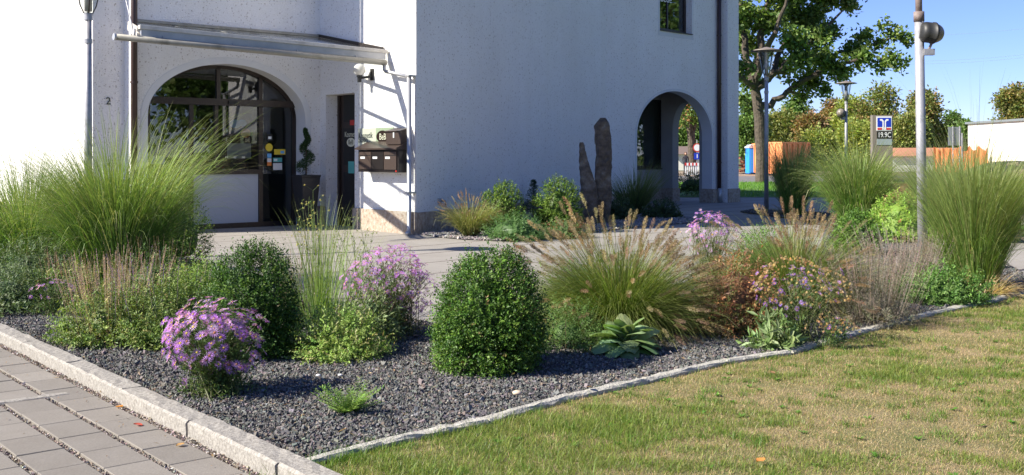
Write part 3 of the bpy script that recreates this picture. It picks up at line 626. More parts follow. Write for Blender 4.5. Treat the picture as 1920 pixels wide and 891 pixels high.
# globe lamp
a, h = SW.hit(674, 131, .22); gl = thing('globe_lamp', SW.pt(a + .1, h - .2, 0), 'white globe lamp on a black bracket under the canopy', 'wall lamp')
g = Geo(); R_ = .118; g.lathe(SW.pt(a, h, .22), [(R_ * math.sin(q), -R_ * math.cos(q)) for q in np.linspace(0.02, 3.12, 18)], 28); g.build('globe', 'opal_glass', gl, True)
g = Geo(); g.lathe(SW.pt(a, h - .24, .22), [(.0, 0), (.04, 0), (.04, .09), (.055, .1), (.055, .14), (0, .14)], 18); g.tube([SW.pt(a, h - .16, .22), SW.pt(a + .1, h - .14, .1), SW.pt(a + .13, h - .12, .0)], .025, 10); g.box(SW, a + .08, a + .17, h - .2, h + .02, .001, .03); g.build('bracket', 'black_paint', gl)
# sign
x0, h0 = SW.hit(671, 273, .03); x1, h1 = SW.hit(737, 239, .03)
sg = thing('cosmetics_sign', SW.pt((x0 + x1) / 2, h0, .01), 'cream and green sign reading Kosmetik Studio BeB above the mailboxes', 'sign')
g = Geo(); g.box(SW, x0, x1, h0, h1, .002, .025); g.build('board', 'sign_cream', sg)
g = Geo(); g.box(SW, x0 + (x1 - x0) * .52, x1 + .001, h0 - .001, h1 + .001, .002, .027); g.build('green_field', 'sign_green', sg)
text('Kosmetik', SW, x0 + .02, h1 - .19, .028, .165, 'lettering_dark', sg, 'lettering', .78); text('Studio', SW, x0 + .02, h0 + .06, .028, .165, 'lettering_dark', sg, 'lettering', .78)
oval(SW, 717, 256, .21, .115, .030, 'brown_frame', sg, 'oval_badge'); text('BeB', SW, SW.hit(710, 256, .03)[0] + .02, (h0 + h1) / 2 - .06, .032, .17, 'lettering_cream', sg, 'badge_lettering', .85)
# mailboxes
x0, h0 = SW.hit(677, 322, .2); x1 = SW.s_at(753, .2); h1 = SW.hit(700, 281, .2)[1]
mb = thing('mailbox_block', SW.pt((x0 + x1) / 2, h0, .02), 'block of brown metal mailboxes under a slanted lid beside the rain pipe', 'mailboxes')
g = Geo(); g.box(SW, x0, x1, h0, h1, .01, .26); g.build('housing', 'mail_dark', mb)
P8 = [SW.pt(x0 - .02, h1 + .17, .01), SW.pt(x1 + .02, h1 + .17, .01), SW.pt(x1 + .02, h1 + .03, .33), SW.pt(x0 - .02, h1 + .03, .33), SW.pt(x0 - .02, h1 + .002, .01), SW.pt(x1 + .02, h1 + .002, .01), SW.pt(x1 + .02, h1 + .002, .33), SW.pt(x0 - .02, h1 + .002, .33)]
Geo().add(P8, np.array([[0, 1, 2, 3], [4, 5, 6, 7], [0, 4, 7, 3], [1, 5, 6, 2], [3, 7, 6, 2]])).build('slanted_lid', 'mail_brown', mb)
w_ = (x1 - x0 - .1) / 3
for i in range(3):
    xa = x0 + .05 + w_ * i; g = Geo(); g.box(SW, xa + .01, xa + w_ - .01, h0 + .05, h1 - .04, .262, .28); f_ = g.build('mailbox_door', 'mail_brown' if i != 1 else 'mail_dark', mb)
    g = Geo(); g.box(SW, xa + .03, xa + w_ - .03, h1 - .11, h1 - .10, .281, .285); g.build('slot', 'dark', f_)
    g = Geo(); g.box(SW, xa + .06, xa + w_ * .5, h1 - .17, h1 - .13, .281, .284); g.build('name_plate', 'white_paint', f_)
g = Geo(); g.box(SW, x1 - .11, x1 - .07, h0 + .01, h0 + .04, .261, .263); g.build('sticker', 'sign_red', mb)
x0b, h0b = SW.hit(730, 274, .15); x1b, h1b = SW.hit(757, 241, .15)
sb_ = thing('single_mailbox', SW.pt((x0b + x1b) / 2, h0b, .02), 'single brown mailbox with sloping lid mounted above the mailbox block', 'mailbox')
g = Geo(); g.box(SW, x0b, x1b, h0b + .03, h1b - .05, .01, .22); g.build('housing', 'mail_brown', sb_)
Geo().add([SW.pt(x0b - .01, h1b + .02, .01), SW.pt(x1b + .01, h1b + .02, .01), SW.pt(x1b + .01, h1b - .04, .25), SW.pt(x0b - .01, h1b - .04, .25), SW.pt(x0b - .01, h1b - .049, .01), SW.pt(x1b + .01, h1b - .049, .01), SW.pt(x1b + .01, h1b - .052, .25), SW.pt(x0b - .01, h1b - .052, .25)], np.array([[0, 1, 2, 3], [4, 5, 6, 7], [0, 4, 7, 3], [1, 5, 6, 2], [3, 7, 6, 2]])).build('lid', 'mail_brown', sb_)
g = Geo(); g.box(SW, (x0b + x1b) / 2, (x0b + x1b) / 2 + .04, h1b - .17, h1b - .07, .221, .23); g.build('name_plate', 'opal_glass', sb_)

# ------------------------------------------------------------------ lamps
def lamp(loc, label, hgt=4.15):
    t = thing('street_lamp', loc, label, 'street lamp', 'street lamps around the plaza'); x, y, z = loc
    g = Geo(); g.tube([(x, y, 0), (x, y, 2.0), (x, y, hgt - .78)], [.057, .052, .045], 16); pole = g.build('pole', 'galvanised', t, True)
    Geo().tube([(x, y, hgt - .84), (x, y, hgt - .74)], .058, 16).build('collar', 'galvanised', pole); Geo().tube([(x, y, hgt - 1.16), (x, y, hgt - 1.1)], .056, 16).build('collar', 'galvanised', pole)
    g = Geo(); g.lathe((x, y, hgt - .76), [(.05, 0), (.075, .03), (.10, .12), (.205, .64), (.207, .645)], 24); g.build('lantern_glass', 'lamp_glass', t, True)
    for k in range(4):
        q = k * math.pi / 2 + .5; g = Geo(); g.tube([(x + .055 * math.cos(q), y + .055 * math.sin(q), hgt - .75), (x + .105 * math.cos(q), y + .105 * math.sin(q), hgt - .64), (x + .215 * math.cos(q), y + .215 * math.sin(q), hgt - .1)], .009, 6); g.build('lantern_rib', 'brown_frame', t)
    g = Geo(); g.lathe((x, y, hgt - .72), [(0.0, 0), (.05, .0), (.05, .15), (.09, .2), (.06, .28), (.05, .5), (.11, .58), (.0, .6)], 16); g.build('reflector', 'zinc', t, True)
    g = Geo(); g.lathe((x, y, hgt - .13), [(0, 0), (.25, .0), (.385, .02), (.39, .032), (.30, .06), (.16, .085), (.05, .12), (0, .13)], 32); g.build('lid', 'pylon_grey', t, True)
    return t
L1 = lamp(tuple(G(1437, 400)), 'street lamp with disc lid standing in the shade near the arcade')
L2 = copy_thing(L1, G(1586.5, 366), 'street lamp furthest away, rising behind the tall grass with a spotlight on its pole')
L3 = copy_thing(L1, (-5.84, 14.7, 0), 'street lamp nearest the entrance, greenish pole before the sunlit left wall')
def spot(c, dirv, label, sc=1.0, arm=None):
    t = thing('spotlight', c, label, 'spotlight', 'round spotlights on poles'); c = np.array(c, float); dv = nrm(np.array(dirv, float))
    g = Geo(); g.lathe(c - dv * .2 * sc, [(0, 0), (.1 * sc, .0), (.15 * sc, .03 * sc), (.165 * sc, .08 * sc), (.165 * sc, .2 * sc), (.175 * sc, .2 * sc), (.175 * sc, .23 * sc), (.16 * sc, .23 * sc)], 24, axis=dv); g.build('housing', 'drum', t, True)
    g = Geo(); R = .155 * sc; g.lathe(c + dv * .03 * sc, [(R * math.cos(q), R * math.sin(q)) for q in np.linspace(0, 1.56, 9)], 24, axis=dv); g.build('glass_dome', 'dome', t, True)
    if arm is not None:
        g = Geo(); g.tube([c + (0, 0, -.14 * sc), c + (0, 0, -.23 * sc) - dv * .03, arm + (0, 0, .02)], .022 * sc, 8); g.build('bracket', 'rusty_metal', t)
        g = Geo(); g.cbox(arm + np.array([-.0, 0, -.05]), .17 * sc, .09 * sc, .10 * sc); g.build('arm', 'galvanised', t)
    return t
bp = G(1731, 515); pm = thing('floodlight_pole', bp, 'tall weathered grey steel pole with rusty collar in the bed beside the lawn', 'pole')
tp_ = at(1722.5, 0, bp[1]); lean = (tp_ - bp) / tp_[2]
g = Geo(); q_ = [bp + lean * z for z in (0, 1.5, 3.15)]; g.tube(q_, [.058, .057, .054], 20); g.build('lower_tube', 'galvanised', pm, True)
g = Geo(); g.tube([bp + lean * 3.15, bp + lean * 3.34, bp + lean * 4.6], [.04, .04, .038], 16); g.build('upper_tube', 'rusty_metal', pm, True)
g = Geo(); g.tube([bp + lean * 3.07, bp + lean * 3.19], .063, 20); g.build('collar', 'rusty_metal', pm, True)
g = Geo(); g.tube([bp + lean * 3.36, bp + lean * 3.40], .056, 14); g.build('clamp', 'rusty_metal', pm)
sc_ = at(1748, 62, bp[1] - .05); spot(sc_, (1, .12, -.1), 'weathered spotlight drum with domed lens on the steel pole at the lawn', .76, at(1741, 96, bp[1] - .03))
c2 = G(1586.5, 366); spot(at(1577, 212, c2[1] - .1), (-.45, -.85, .05), 'small dark spotlight on the furthest street lamp pole', .95, at(1581, 222, c2[1]))
# ------------------------------------------------------------------ loose stones and grass (stuff)
def in_poly(P, poly):
    P = np.asarray(P); x, y = P[:, 0], P[:, 1]; ins = np.zeros(len(P), bool); n = len(poly)
    for i in range(n):
        x0, y0 = poly[i][:2]; x1, y1 = poly[(i + 1) % n][:2]
        c = ((y0 > y) != (y1 > y)) & (x < (x1 - x0) * (y - y0) / (y1 - y0 + 1e-12) + x0); ins ^= c
    return ins
OCT = np.array([[1, 0, 0], [-1, 0, 0], [0, 1, 0], [0, -1, 0], [0, 0, 1], [0, 0, -1]], float)
CUB = np.array([[x, y, z] for x in (-1, 1) for y in (-1, 1) for z in (-1, 1)], float)
CUBF = np.array([[0, 1, 3, 2], [4, 6, 7, 5], [0, 4, 5, 1], [2, 3, 7, 6], [0, 2, 6, 4], [1, 5, 7, 3]])
def stones(g, P, size, cols, rng):
    K = len(P); sz = (size * np.exp(rng.normal(0, .32, K)))[:, None, None] * np.array([1, .8, .62]) * rng.uniform(.75, 1.25, (K, 1, 3))
    V = CUB[None] * .62 * (1 + rng.normal(0, .28, (K, 8, 1))) * sz + rng.normal(0, .08, (K, 8, 3)) * sz
    q = rng.normal(size=(K, 4)); q /= np.linalg.norm(q, axis=1, keepdims=True); w, x, y, z = q.T
    R = np.stack([1 - 2 * (y*y + z*z), 2 * (x*y - z*w), 2 * (x*z + y*w), 2 * (x*y + z*w), 1 - 2 * (x*x + z*z), 2 * (y*z - x*w), 2 * (x*z - y*w), 2 * (y*z + x*w), 1 - 2 * (x*x + y*y)], 1).reshape(K, 3, 3)
    V = np.einsum('kij,kvj->kvi', R, V) + np.asarray(P)[:, None, :]
    F_ = (np.arange(K)[:, None, None] * 8 + CUBF[None]).reshape(-1, 4)
    g.add(V.reshape(-1, 3), F_, np.repeat(cols, 8, 0))
rng = np.random.default_rng(11)
def scatter(poly, dens, rng, fn=None):
    p = np.array([q[:2] for q in poly]); lo, hi = p.min(0), p.max(0); n = int((hi - lo).prod() * dens)
    P = rng.uniform(lo, hi, (n, 2)); P = P[in_poly(P, p)]
    if fn is not None: P = P[rng.random(len(P)) < fn(P)]
    return P
view = lambda P, m=.06: (np.abs(P[:, 0]) < (0.48 + m) * P[:, 1] + .3)
P = scatter(BED, 8500, rng, lambda P: view(P) * np.clip(1.9 - P[:, 1] / 8.5, .16, 1))
P = P[P[:, 1] > 4.3]; K = len(P)
big = 1 + .35 * np.clip((P[:, 1] - 8) / 6, 0, 1)
g = Geo(); Z = 0.026 + np.abs(rng.normal(0, .007, K)); 
gc = jit(rng, [((.115, .115, .11), 5), ((.16, .155, .145), 3), ((.17, .14, .115), .9), ((.20, .19, .175), .6), ((.07, .07, .068), 2)], K, .22)
stones(g, np.c_[P, Z], 0.0088 * big, gc, rng); tag(g.build('gravel', 'coloured'), 'dark grey crushed stone mulch covering the bed beside the lawn', 'gravel', None, 'stuff')
P = scatter(WBED, 900, rng); g = Geo(); stones(g, np.c_[P, np.full(len(P), .02)], .02, jit(rng, [((.22, .2, .19), 1), ((.35, .32, .29), .5)], len(P)), rng)
tag(g.build('wall_bed_gravel', 'coloured'), 'pale gravel in the small bed against the long shaded wall', 'gravel', None, 'stuff')
def litter(P, z, rng, cols, L=.022):
    n = len(P); g = Geo(); az = rng.uniform(0, 6.28, n); g.leaves(np.c_[P, z + rng.uniform(0, .006, n)], np.c_[np.cos(az), np.sin(az), rng.normal(.1, .2, n)], np.c_[rng.normal(0, .35, (n, 2)), np.ones(n)], L * np.exp(rng.normal(0, .45, n)), L * .4, jit(rng, cols, n)); return g
P = scatter(BED, 38, rng, lambda P: view(P)); tag(litter(P, .044, rng, [((.34, .24, .12), 3), ((.22, .14, .07), 3), ((.45, .36, .2), 1), ((.12, .17, .05), 1)]).build('leaf_litter', 'leaf'), 'small dry leaf scraps scattered over the gravel of the bed', 'leaf litter', None, 'stuff')
ab = np.c_[rng.uniform(-4, 9, 260), rng.exponential(.12, 260) + .004]; P = KO + KD * ab[:, :1] + KN * ab[:, 1:]; tag(litter(P, .024, rng, [((.35, .22, .1), 3), ((.2, .13, .08), 3), ((.1, .08, .06), 2)], .016).build('kerb_litter', 'leaf'), 'small brown leaf scraps gathered on the path along the granite kerb', 'leaf litter', None, 'stuff')
# grit in the joints of the path and along the kerb
Pk = []
bb = 0.06
Pk.append(np.c_[rng.uniform(-4.6, 11, 9000), rng.uniform(0.003, .062, 9000)])
while bb < 3.2:
    bb += .215; Pk.append(np.c_[rng.uniform(-4.6, 8, 2600), rng.uniform(bb + .002, bb + .034, 2600)]); bb += .036
ab = np.concatenate(Pk); P = KO + KD * ab[:, :1] + KN * ab[:, 1:]; P = P[(P[:, 1] > 3.9) & view(P)]
g = Geo(); stones(g, np.c_[P, np.full(len(P), .010)], .0058, jit(rng, [((.30, .25, .21), 2), ((.13, .11, .1), 2), ((.45, .42, .38), .8), ((.2, .16, .12), 1)], len(P)), rng)
tag(g.build('joint_grit', 'coloured'), 'fine brown grit filling the joints of the small path pavers', 'grit', None, 'stuff')
# lawn
def blades(P, z0, h, w, cols, rng, lean=.5, K=3, curl=.6):
    n = len(P); az = rng.uniform(0, 6.283, n); L = h * np.exp(rng.normal(0, .3, n)); t = np.linspace(0, 1, K)[None]
    ln = np.abs(rng.normal(lean, lean * .5, n))[:, None]
    hor = L[:, None] * (np.sin(ln) * t + curl * .5 * t ** 2 * np.sin(ln)); ver = L[:, None] * (t * np.cos(ln) - .22 * curl * t ** 2)
    path = np.stack([P[:, :1] + hor * np.cos(az)[:, None], P[:, 1:2] + hor * np.sin(az)[:, None], z0 + ver], 2)
    ww = w * (1 - .85 * t) * np.ones((n, 1)); s = az + rng.normal(1.57, .5, n)
    return path, ww, np.stack([np.cos(s), np.sin(s), np.zeros(n)], 1), cols
def patch(P, f, seed): return lump(P, np.random.default_rng(seed), f, 9)
P = scatter(LAWN, 16000, rng, lambda P: view(P, .02) * (P[:, 1] > 4.0) * np.clip(1.75 - P[:, 1] / 8, .28, 1))
n = len(P); dry = .8 * patch(P, 2.2, 5) + .8 * patch(P, 7, 6) + .65 * patch(P, 18, 7) + (P[:, 1] - 6.5) * .05 + .12
edge_green = np.exp(-((P - np.array([.35, 5.7])) ** 2).sum(1) / .9) * 1.2; dry = dry * 1.5 + .42 - edge_green
kindd = rng.random(n) < 1 / (1 + np.exp(-2.6 * dry + .35))
cg = jit(rng, [((.135, .21, .035), 3), ((.19, .25, .045), 3), ((.26, .285, .07), 2)], n, .2); cd = jit(rng, [((.52, .38, .215), 3), ((.42, .32, .15), 2), ((.28, .28, .085), 1.5), ((.56, .45, .27), 1)], n, .2)
cc = np.where(kindd[:, None], cd, cg); hh = np.where(kindd, .020, .030) * np.clip(1.1 - .25 * dry, .6, 1.6)
path, ww, sd, _ = blades(P, .018, hh, .0028, cc, rng, .75)
ww = ww * np.where(kindd, .9, 1.15)[:, None] * (1 + .10 * np.clip(P[:, 1:2] - 6, 0, 8))
g = Geo(); g.ribbons(path, ww, sd, cc)
# taller tufts here and there
T = scatter(LAWN, 15, rng, lambda P: view(P, .02) * (P[:, 1] > 4.0)); T = np.concatenate([T, EDGE[0] + (EDGE[1] - EDGE[0]) * rng.random((22, 1)) + LN * .07 + rng.normal(0, .035, (22, 2)), np.array([EDGE[0]]) + np.array([.2, -.2]) + rng.normal(0, .12, (16, 2))])
P2 = (T[:, None] + rng.normal(0, .03, (len(T), 45, 2))).reshape(-1, 2); n = len(P2)
path, ww, sd, _ = blades(P2, .018, .042, .0034, None, rng, .55); g.ribbons(path, ww, sd, jit(rng, [((.09, .19, .02), 2), ((.16, .26, .04), 1)], n))
# broad leaved weeds
T = scatter(LAWN, 7, rng, lambda P: view(P, .02) * (P[:, 1] > 4.0)); q = (T[:, None] + np.zeros((1, 9, 1))).reshape(-1, 2); n = len(q); az = rng.uniform(0, 6.28, n)
g.leaves(np.c_[q, np.full(n, .025)], np.c_[np.cos(az), np.sin(az), rng.uniform(.1, .6, n)], np.tile([0, 0, 1.], (n, 1)), rng.uniform(.02, .045, n), .014, jit(rng, [((.1, .22, .03), 1), ((.15, .27, .05), 1)], n))
tag(g.build('lawn_grass', 'blade'), 'short dry lawn grass mottled green and straw in front of the bed', 'grass', None, 'stuff')
P = scatter([(7.6, 36.6), (24, 36.6), (26, 56), (6, 56)], 60, rng); path, ww, sd, _ = blades(P, .01, .12, .02, None, rng, .5); g = Geo(); g.ribbons(path, ww, sd, jit(rng, [((.10, .24, .02), 2), ((.16, .3, .04), 1)], len(P)))
P = scatter([(8.4, 17), (14, 14.2), (22, 14.2), (24, 30), (11, 30)], 130, rng); path, ww, sd, _ = blades(P, .01, .07, .012, None, rng, .5); g.ribbons(path, ww, sd, jit(rng, [((.10, .22, .02), 2), ((.16, .28, .04), 1)], len(P)))
tag(g.build('far_grass', 'blade'), 'bright mown grass beyond the plaza and the bed', 'grass', None, 'stuff')

# ------------------------------------------------------------------ plant builders
BOX = [((.08, .145, .018), 4), ((.13, .21, .028), 3), ((.22, .32, .05), 1.8), ((.055, .11, .015), 2)]
def unit(n, rng): return nrm(rng.normal(size=(n, 3)))
def bush_geo(rng, rx, ry, h, n, L, asp, cols, prof='egg', amp=.13, shoot=.09, per=9, up=.35, freq=2.6, core=.60, c0=(0, 0, 0), open_=0.0, spread=.9, lower=.42):
    g = Geo(); c0 = np.array(c0, float)
    d = unit(n, rng); d[:, 2] = rng.uniform(-1, 1, n); hr = np.sqrt(np.maximum(0, 1 - d[:, 2] ** 2)); xy = nrm(d[:, :2]); d = np.c_[xy * hr[:, None], d[:, 2]]
    def surf(d):
        z = d[:, 2]; up_ = z > 0
        r = np.sqrt(np.maximum(0, 1 - z ** 2))
        if prof == 'egg':
            zz = np.where(up_, lower + (1 - lower) * z, lower + lower * z); rr = np.where(up_, r ** 1.08, .70 + .30 * r)
            rr = np.where(z < -.97, .66, rr)
        elif prof == 'mound':
            zz = np.where(up_, .22 + .78 * z, .22 + .22 * z); rr = np.where(up_, r, .8 + .2 * r)
        else:
            zz = .5 + .5 * z; rr = r
        k = 1 + amp * lump(d, np.random.default_rng(7 + int(rx * 1000)), freq, 8)
        return np.c_[nrm(d[:, :2]) * (rr * k)[:, None] * np.array([rx, ry]), zz * h * (1 + (k - 1) * .6 * (z > 0))]
    gap = lump(d, np.random.default_rng(91 + int(h * 1000)), 7.5, 10); kp_ = rng.random(n) < np.clip(1.15 + gap * 1.5, .12, 1); d = d[kp_]; n = len(d); S_ = surf(d); dep = rng.random(n) ** 2 * (.35 + open_); ctr = np.array([0, 0, h * .42])
    P = ctr + (S_ - ctr) * (1 - dep)[:, None]; out = nrm((S_ - ctr) / np.array([rx, ry, h * .6]))
    ax = nrm(out + np.array([0, 0, up]) + rng.normal(0, .35, (n, 3))); sl_ = shoot * np.exp(rng.normal(0, .35, n))
    t = np.tile(np.linspace(0, 1, per)[None], (n, 1)); pos = (P[:, None] + ax[:, None] * (sl_[:, None] * (t - .35))[:, :, None]).reshape(-1, 3)
    A = np.repeat(ax, per, 0); side = nrm(np.cross(A, unit(len(A), rng))); ld = nrm(A * .55 + side * spread); ln = nrm(A * .6 + np.array([0, 0, .6]) + rng.normal(0, .35, A.shape))
    cl = np.repeat(jit(rng, cols, n, .16), per, 0) * np.exp(rng.normal(0, .1, (len(A), 1))); Ls = L * np.exp(rng.normal(0, .22, len(A)))
    pos[:, 2] = np.maximum(pos[:, 2], .005)
    g.leaves(c0 + pos, ld, ln, Ls, Ls * asp, cl)
    if prof == 'egg' and n > 500:                           # a few long shoots standing out of the crown
        m = 34; d2 = unit(m, rng); d2[:, 2] = np.abs(d2[:, 2]) * 1.3; d2 = nrm(d2); B = surf(d2) * .95; T_ = nrm(d2 * .35 + (0, 0, 1) + rng.normal(0, .2, (m, 3))); Lk = h * rng.uniform(.05, .15, m); k2 = 13
        tt = np.tile(np.linspace(0, 1, k2)[None], (m, 1)); Pk = (B[:, None] + T_[:, None] * (Lk[:, None] * tt)[..., None]).reshape(-1, 3); Tk = np.repeat(T_, k2, 0); g.leaves(c0 + Pk, nrm(Tk * .7 + unit(len(Tk), rng)), unit(len(Tk), rng) + (0, 0, 1), L * .9, L * asp * .9, np.repeat(jit(rng, cols, m, .15) * 1.25, k2, 0))
    if core > 0:
        u, v = np.meshgrid(np.linspace(0, 2 * math.pi, 25)[:-1], np.linspace(-.999, .999, 13)); dd = np.c_[(np.cos(u) * np.sqrt(1 - v ** 2)).ravel(), (np.sin(u) * np.sqrt(1 - v ** 2)).ravel(), v.ravel()]
        Q = ctr + (surf(dd) - ctr) * core; Fq = np.array([[i * 24 + j, i * 24 + (j + 1) % 24, (i + 1) * 24 + (j + 1) % 24, (i + 1) * 24 + j] for i in range(12) for j in range(24)])
        g.add(c0 + Q, Fq, np.array(cols[0][0]) * .8)
    return g
def stems_geo(g, c, n, h, r, rng, rad=.006, col=(.16, .11, .07), lean=.3):
    for i in range(n):
        q = rng.uniform(0, 6.28); l = rng.uniform(.1, 1) * lean; b = np.array([c[0] + math.cos(q) * r * .3, c[1] + math.sin(q) * r * .3, c[2]]); hh = h * rng.uniform(.7, 1)
        g.tube([b, b + (math.cos(q) * l * hh * .4, math.sin(q) * l * hh * .4, hh * .5), b + (math.cos(q) * l * hh, math.sin(q) * l * hh, hh)], [rad, rad * .8, rad * .4], 5, col, False)
    return g
def boxwood(px, py, rx, h, label, rng, n=1900, L=.021, name='boxwood_shrub', cols=BOX, prof='egg', Y=None, z=.03, ry=None, **k):
    c = G(px, py, z); 
    t = thing(name, c, label, k.pop('cat', 'shrub'), k.pop('group', None))
    mat_ = k.pop('mat', 'box_leaf')
    g = bush_geo(rng, rx, ry or rx, h, n, L, k.pop('asp', .55), cols, prof, c0=c, **k); g.build('foliage', mat_, t)
    g = Geo(); stems_geo(g, c, 6, h * .7, rx, rng, .008); g.build('stems', 'coloured', t)
    return t
def grass_geo(rng, c, n, L, r0, lean, w, cols, K=9, droop=.55, up=.15, Lvar=.2, leanp=1.0, tipfade=None, dpow=2.2, clump=True):
    q = rng.uniform(0, 6.283, n); rr = r0 * np.sqrt(rng.random(n)); base = np.c_[c[0] + rr * np.cos(q), c[1] + rr * np.sin(q), np.full(n, c[2])]
    ncl = max(6, n // 45); cq = rng.uniform(0, 6.283, ncl); cr = np.sqrt(rng.random(ncl)); ci = rng.integers(0, ncl, n); cll = np.exp(rng.normal(0, .11, ncl))
    az = cq[ci] + rng.normal(0, .42 + .5 * (1 - cr[ci]), n); q = cq[ci]; rr = r0 * cr[ci]; base = np.c_[c[0] + rr * np.cos(q) + rng.normal(0, r0 * .14, n), c[1] + rr * np.sin(q) + rng.normal(0, r0 * .14, n), np.full(n, c[2])]
    ln = up * rng.random(n) + lean * (rng.random(n) ** leanp if not clump else np.clip(cr[ci] * .7 + rng.random(n) * .5 - .1, 0, 1.1) ** leanp); Ls = L * cll[ci] * np.clip(1 + rng.normal(0, Lvar, n) , .35, 1.1)
    dr = droop * np.exp(rng.normal(0, .35, n)) * (.4 + ln / max(lean, .01)); path = np.zeros((n, K, 3)); path[:, 0] = base; ang = ln.copy(); st = Ls / (K - 1)
    wob = rng.normal(0, .10, n); a = az.copy()
    for k in range(1, K):
        f = k / (K - 1); ang = ang + dr * (f ** dpow) * 2.6 / (K - 1); ang = np.minimum(ang, 2.7); a = a + wob / K
        path[:, k] = path[:, k - 1] + np.stack([np.sin(ang) * np.cos(a), np.sin(ang) * np.sin(a), np.cos(ang)], 1) * st[:, None]
    path[:, :, 2] = np.maximum(path[:, :, 2], c[2] + .004)
    t = np.linspace(0, 1, K)[None]; ww = w * (np.minimum(1, .7 + t * 2) * (1 - t ** 2.2) + .08) * np.exp(rng.normal(0, .2, (n, 1)))
    s = az + math.pi / 2 + rng.normal(0, .5, n); side = np.stack([np.cos(s), np.sin(s), rng.normal(0, .25, n)], 1)
    col = np.repeat(jit(rng, cols, n, .17)[:, None], K, 1)
    if tipfade is not None: col = col * (1 - t[:, :, None] ** 2 * .6) + np.array(tipfade) * t[:, :, None] ** 2 * .6
    return path, ww, side, col
MIS = [((.13, .25, .045), 4), ((.20, .34, .07), 4), ((.09, .18, .035), 2), ((.42, .44, .2), 1.4)]
def tall_grass(c, label, rng, n=1500, L=1.75, r0=.16, lean=.75, w=.0085, cols=MIS, droop=.55, name='tall_grass', group='tall arching ornamental grasses', tip=(.36, .36, .16)):
    t = thing(name, c, label, 'ornamental grass', group)
    if n > 600: th = Geo().ribbons(*grass_geo(rng, np.asarray(c) + (0, 0, 0), 260, L * .3, r0 * 1.2, 1.5, w * 1.2, [((.46, .36, .2), 2), ((.34, .26, .14), 1)], 6, .5, .3)); th.build('dry_base_blades', 'blade', t)
    g = Geo(); g.ribbons(*grass_geo(rng, c, n, L, r0, lean, w, cols, 10, droop, .12, .2, 1.0, tip)); 
    g.ribbons(*grass_geo(rng, c, n // 3, L * .62, r0 * 1.1, lean * 1.1, w, cols, 8, droop * 1.2, .2)); g.build('blades', 'blade', t)
    return t
def plumes_geo(g, tips, dirs, L, rad, rng, cols):
    n = len(tips); cl = jit(rng, cols, n, .14); nb = 150
    t = rng.random((n, nb)); prof = np.sin(np.clip(t * .93 + .07, 0, 1) * math.pi) ** .6; q = rng.uniform(0, 6.28, (n, nb))
    a = nrm(np.cross(dirs, unit(n, rng))); b = np.cross(dirs, a); cv = rng.normal(0, .10, n)[:, None, None] * a[:, None]
    rd = a[:, None] * np.cos(q)[..., None] + b[:, None] * np.sin(q)[..., None]; LL = (L * np.exp(rng.normal(0, .15, n)))[:, None, None]
    pos = tips[:, None] + dirs[:, None] * (t[..., None] * LL) + cv * (t[..., None] ** 2) * LL + np.array([0, 0, -.10]) * LL * t[..., None] ** 2 * .8
    d = nrm(rd * .8 + dirs[:, None] * .75)
    g.leaves(pos.reshape(-1, 3), d.reshape(-1, 3), unit(n * nb, rng), (rad * 1.5 * prof).ravel() + .003, .0026, np.repeat(cl, nb, 0) * np.exp(rng.normal(0, .14, (n * nb, 1))))
PLUME = [((.34, .25, .155), 4), ((.43, .34, .21), 3), ((.26, .18, .115), 2), ((.36, .24, .17), 1)]
FGR = [((.10, .19, .03), 4), ((.15, .26, .045), 3), ((.25, .28, .09), 1.4), ((.07, .13, .025), 2)]
def fountain_grass(c, label, rng, n=1900, L=.78, lean=.95, npl=150, PL=.15, r0=.10, psz=.013, plean=1.0, pcols=PLUME, cols=FGR, w=.0042):
    t = thing('fountain_grass', c, label, 'ornamental grass', 'fountain grasses with bottlebrush plumes')
    g = Geo(); g.ribbons(*grass_geo(rng, c, n, L, r0, lean, w, cols, 9, .75, .1, .22, .8, (.30, .28, .10))); g.build('blades', 'blade', t)
    path, ww, side, col = grass_geo(rng, c, npl, L * .93, r0 * .8, plean, .0028, [((.30, .27, .12), 1)], 9, .42, .10, .22, .75, None, 1.7, False)
    g = Geo(); g.ribbons(path, ww * 0 + .0028, side, col); g.build('stalks', 'blade', t)
    g = Geo(); plumes_geo(g, path[:, -1], nrm(path[:, -1] - path[:, -3]), PL, psz, rng, pcols); g.build('plumes', 'plume', t)
    return t
MAUVE = [((.58, .26, .74), 4), ((.68, .38, .82), 3), ((.42, .17, .64), 1.5), ((.80, .56, .88), 1)]
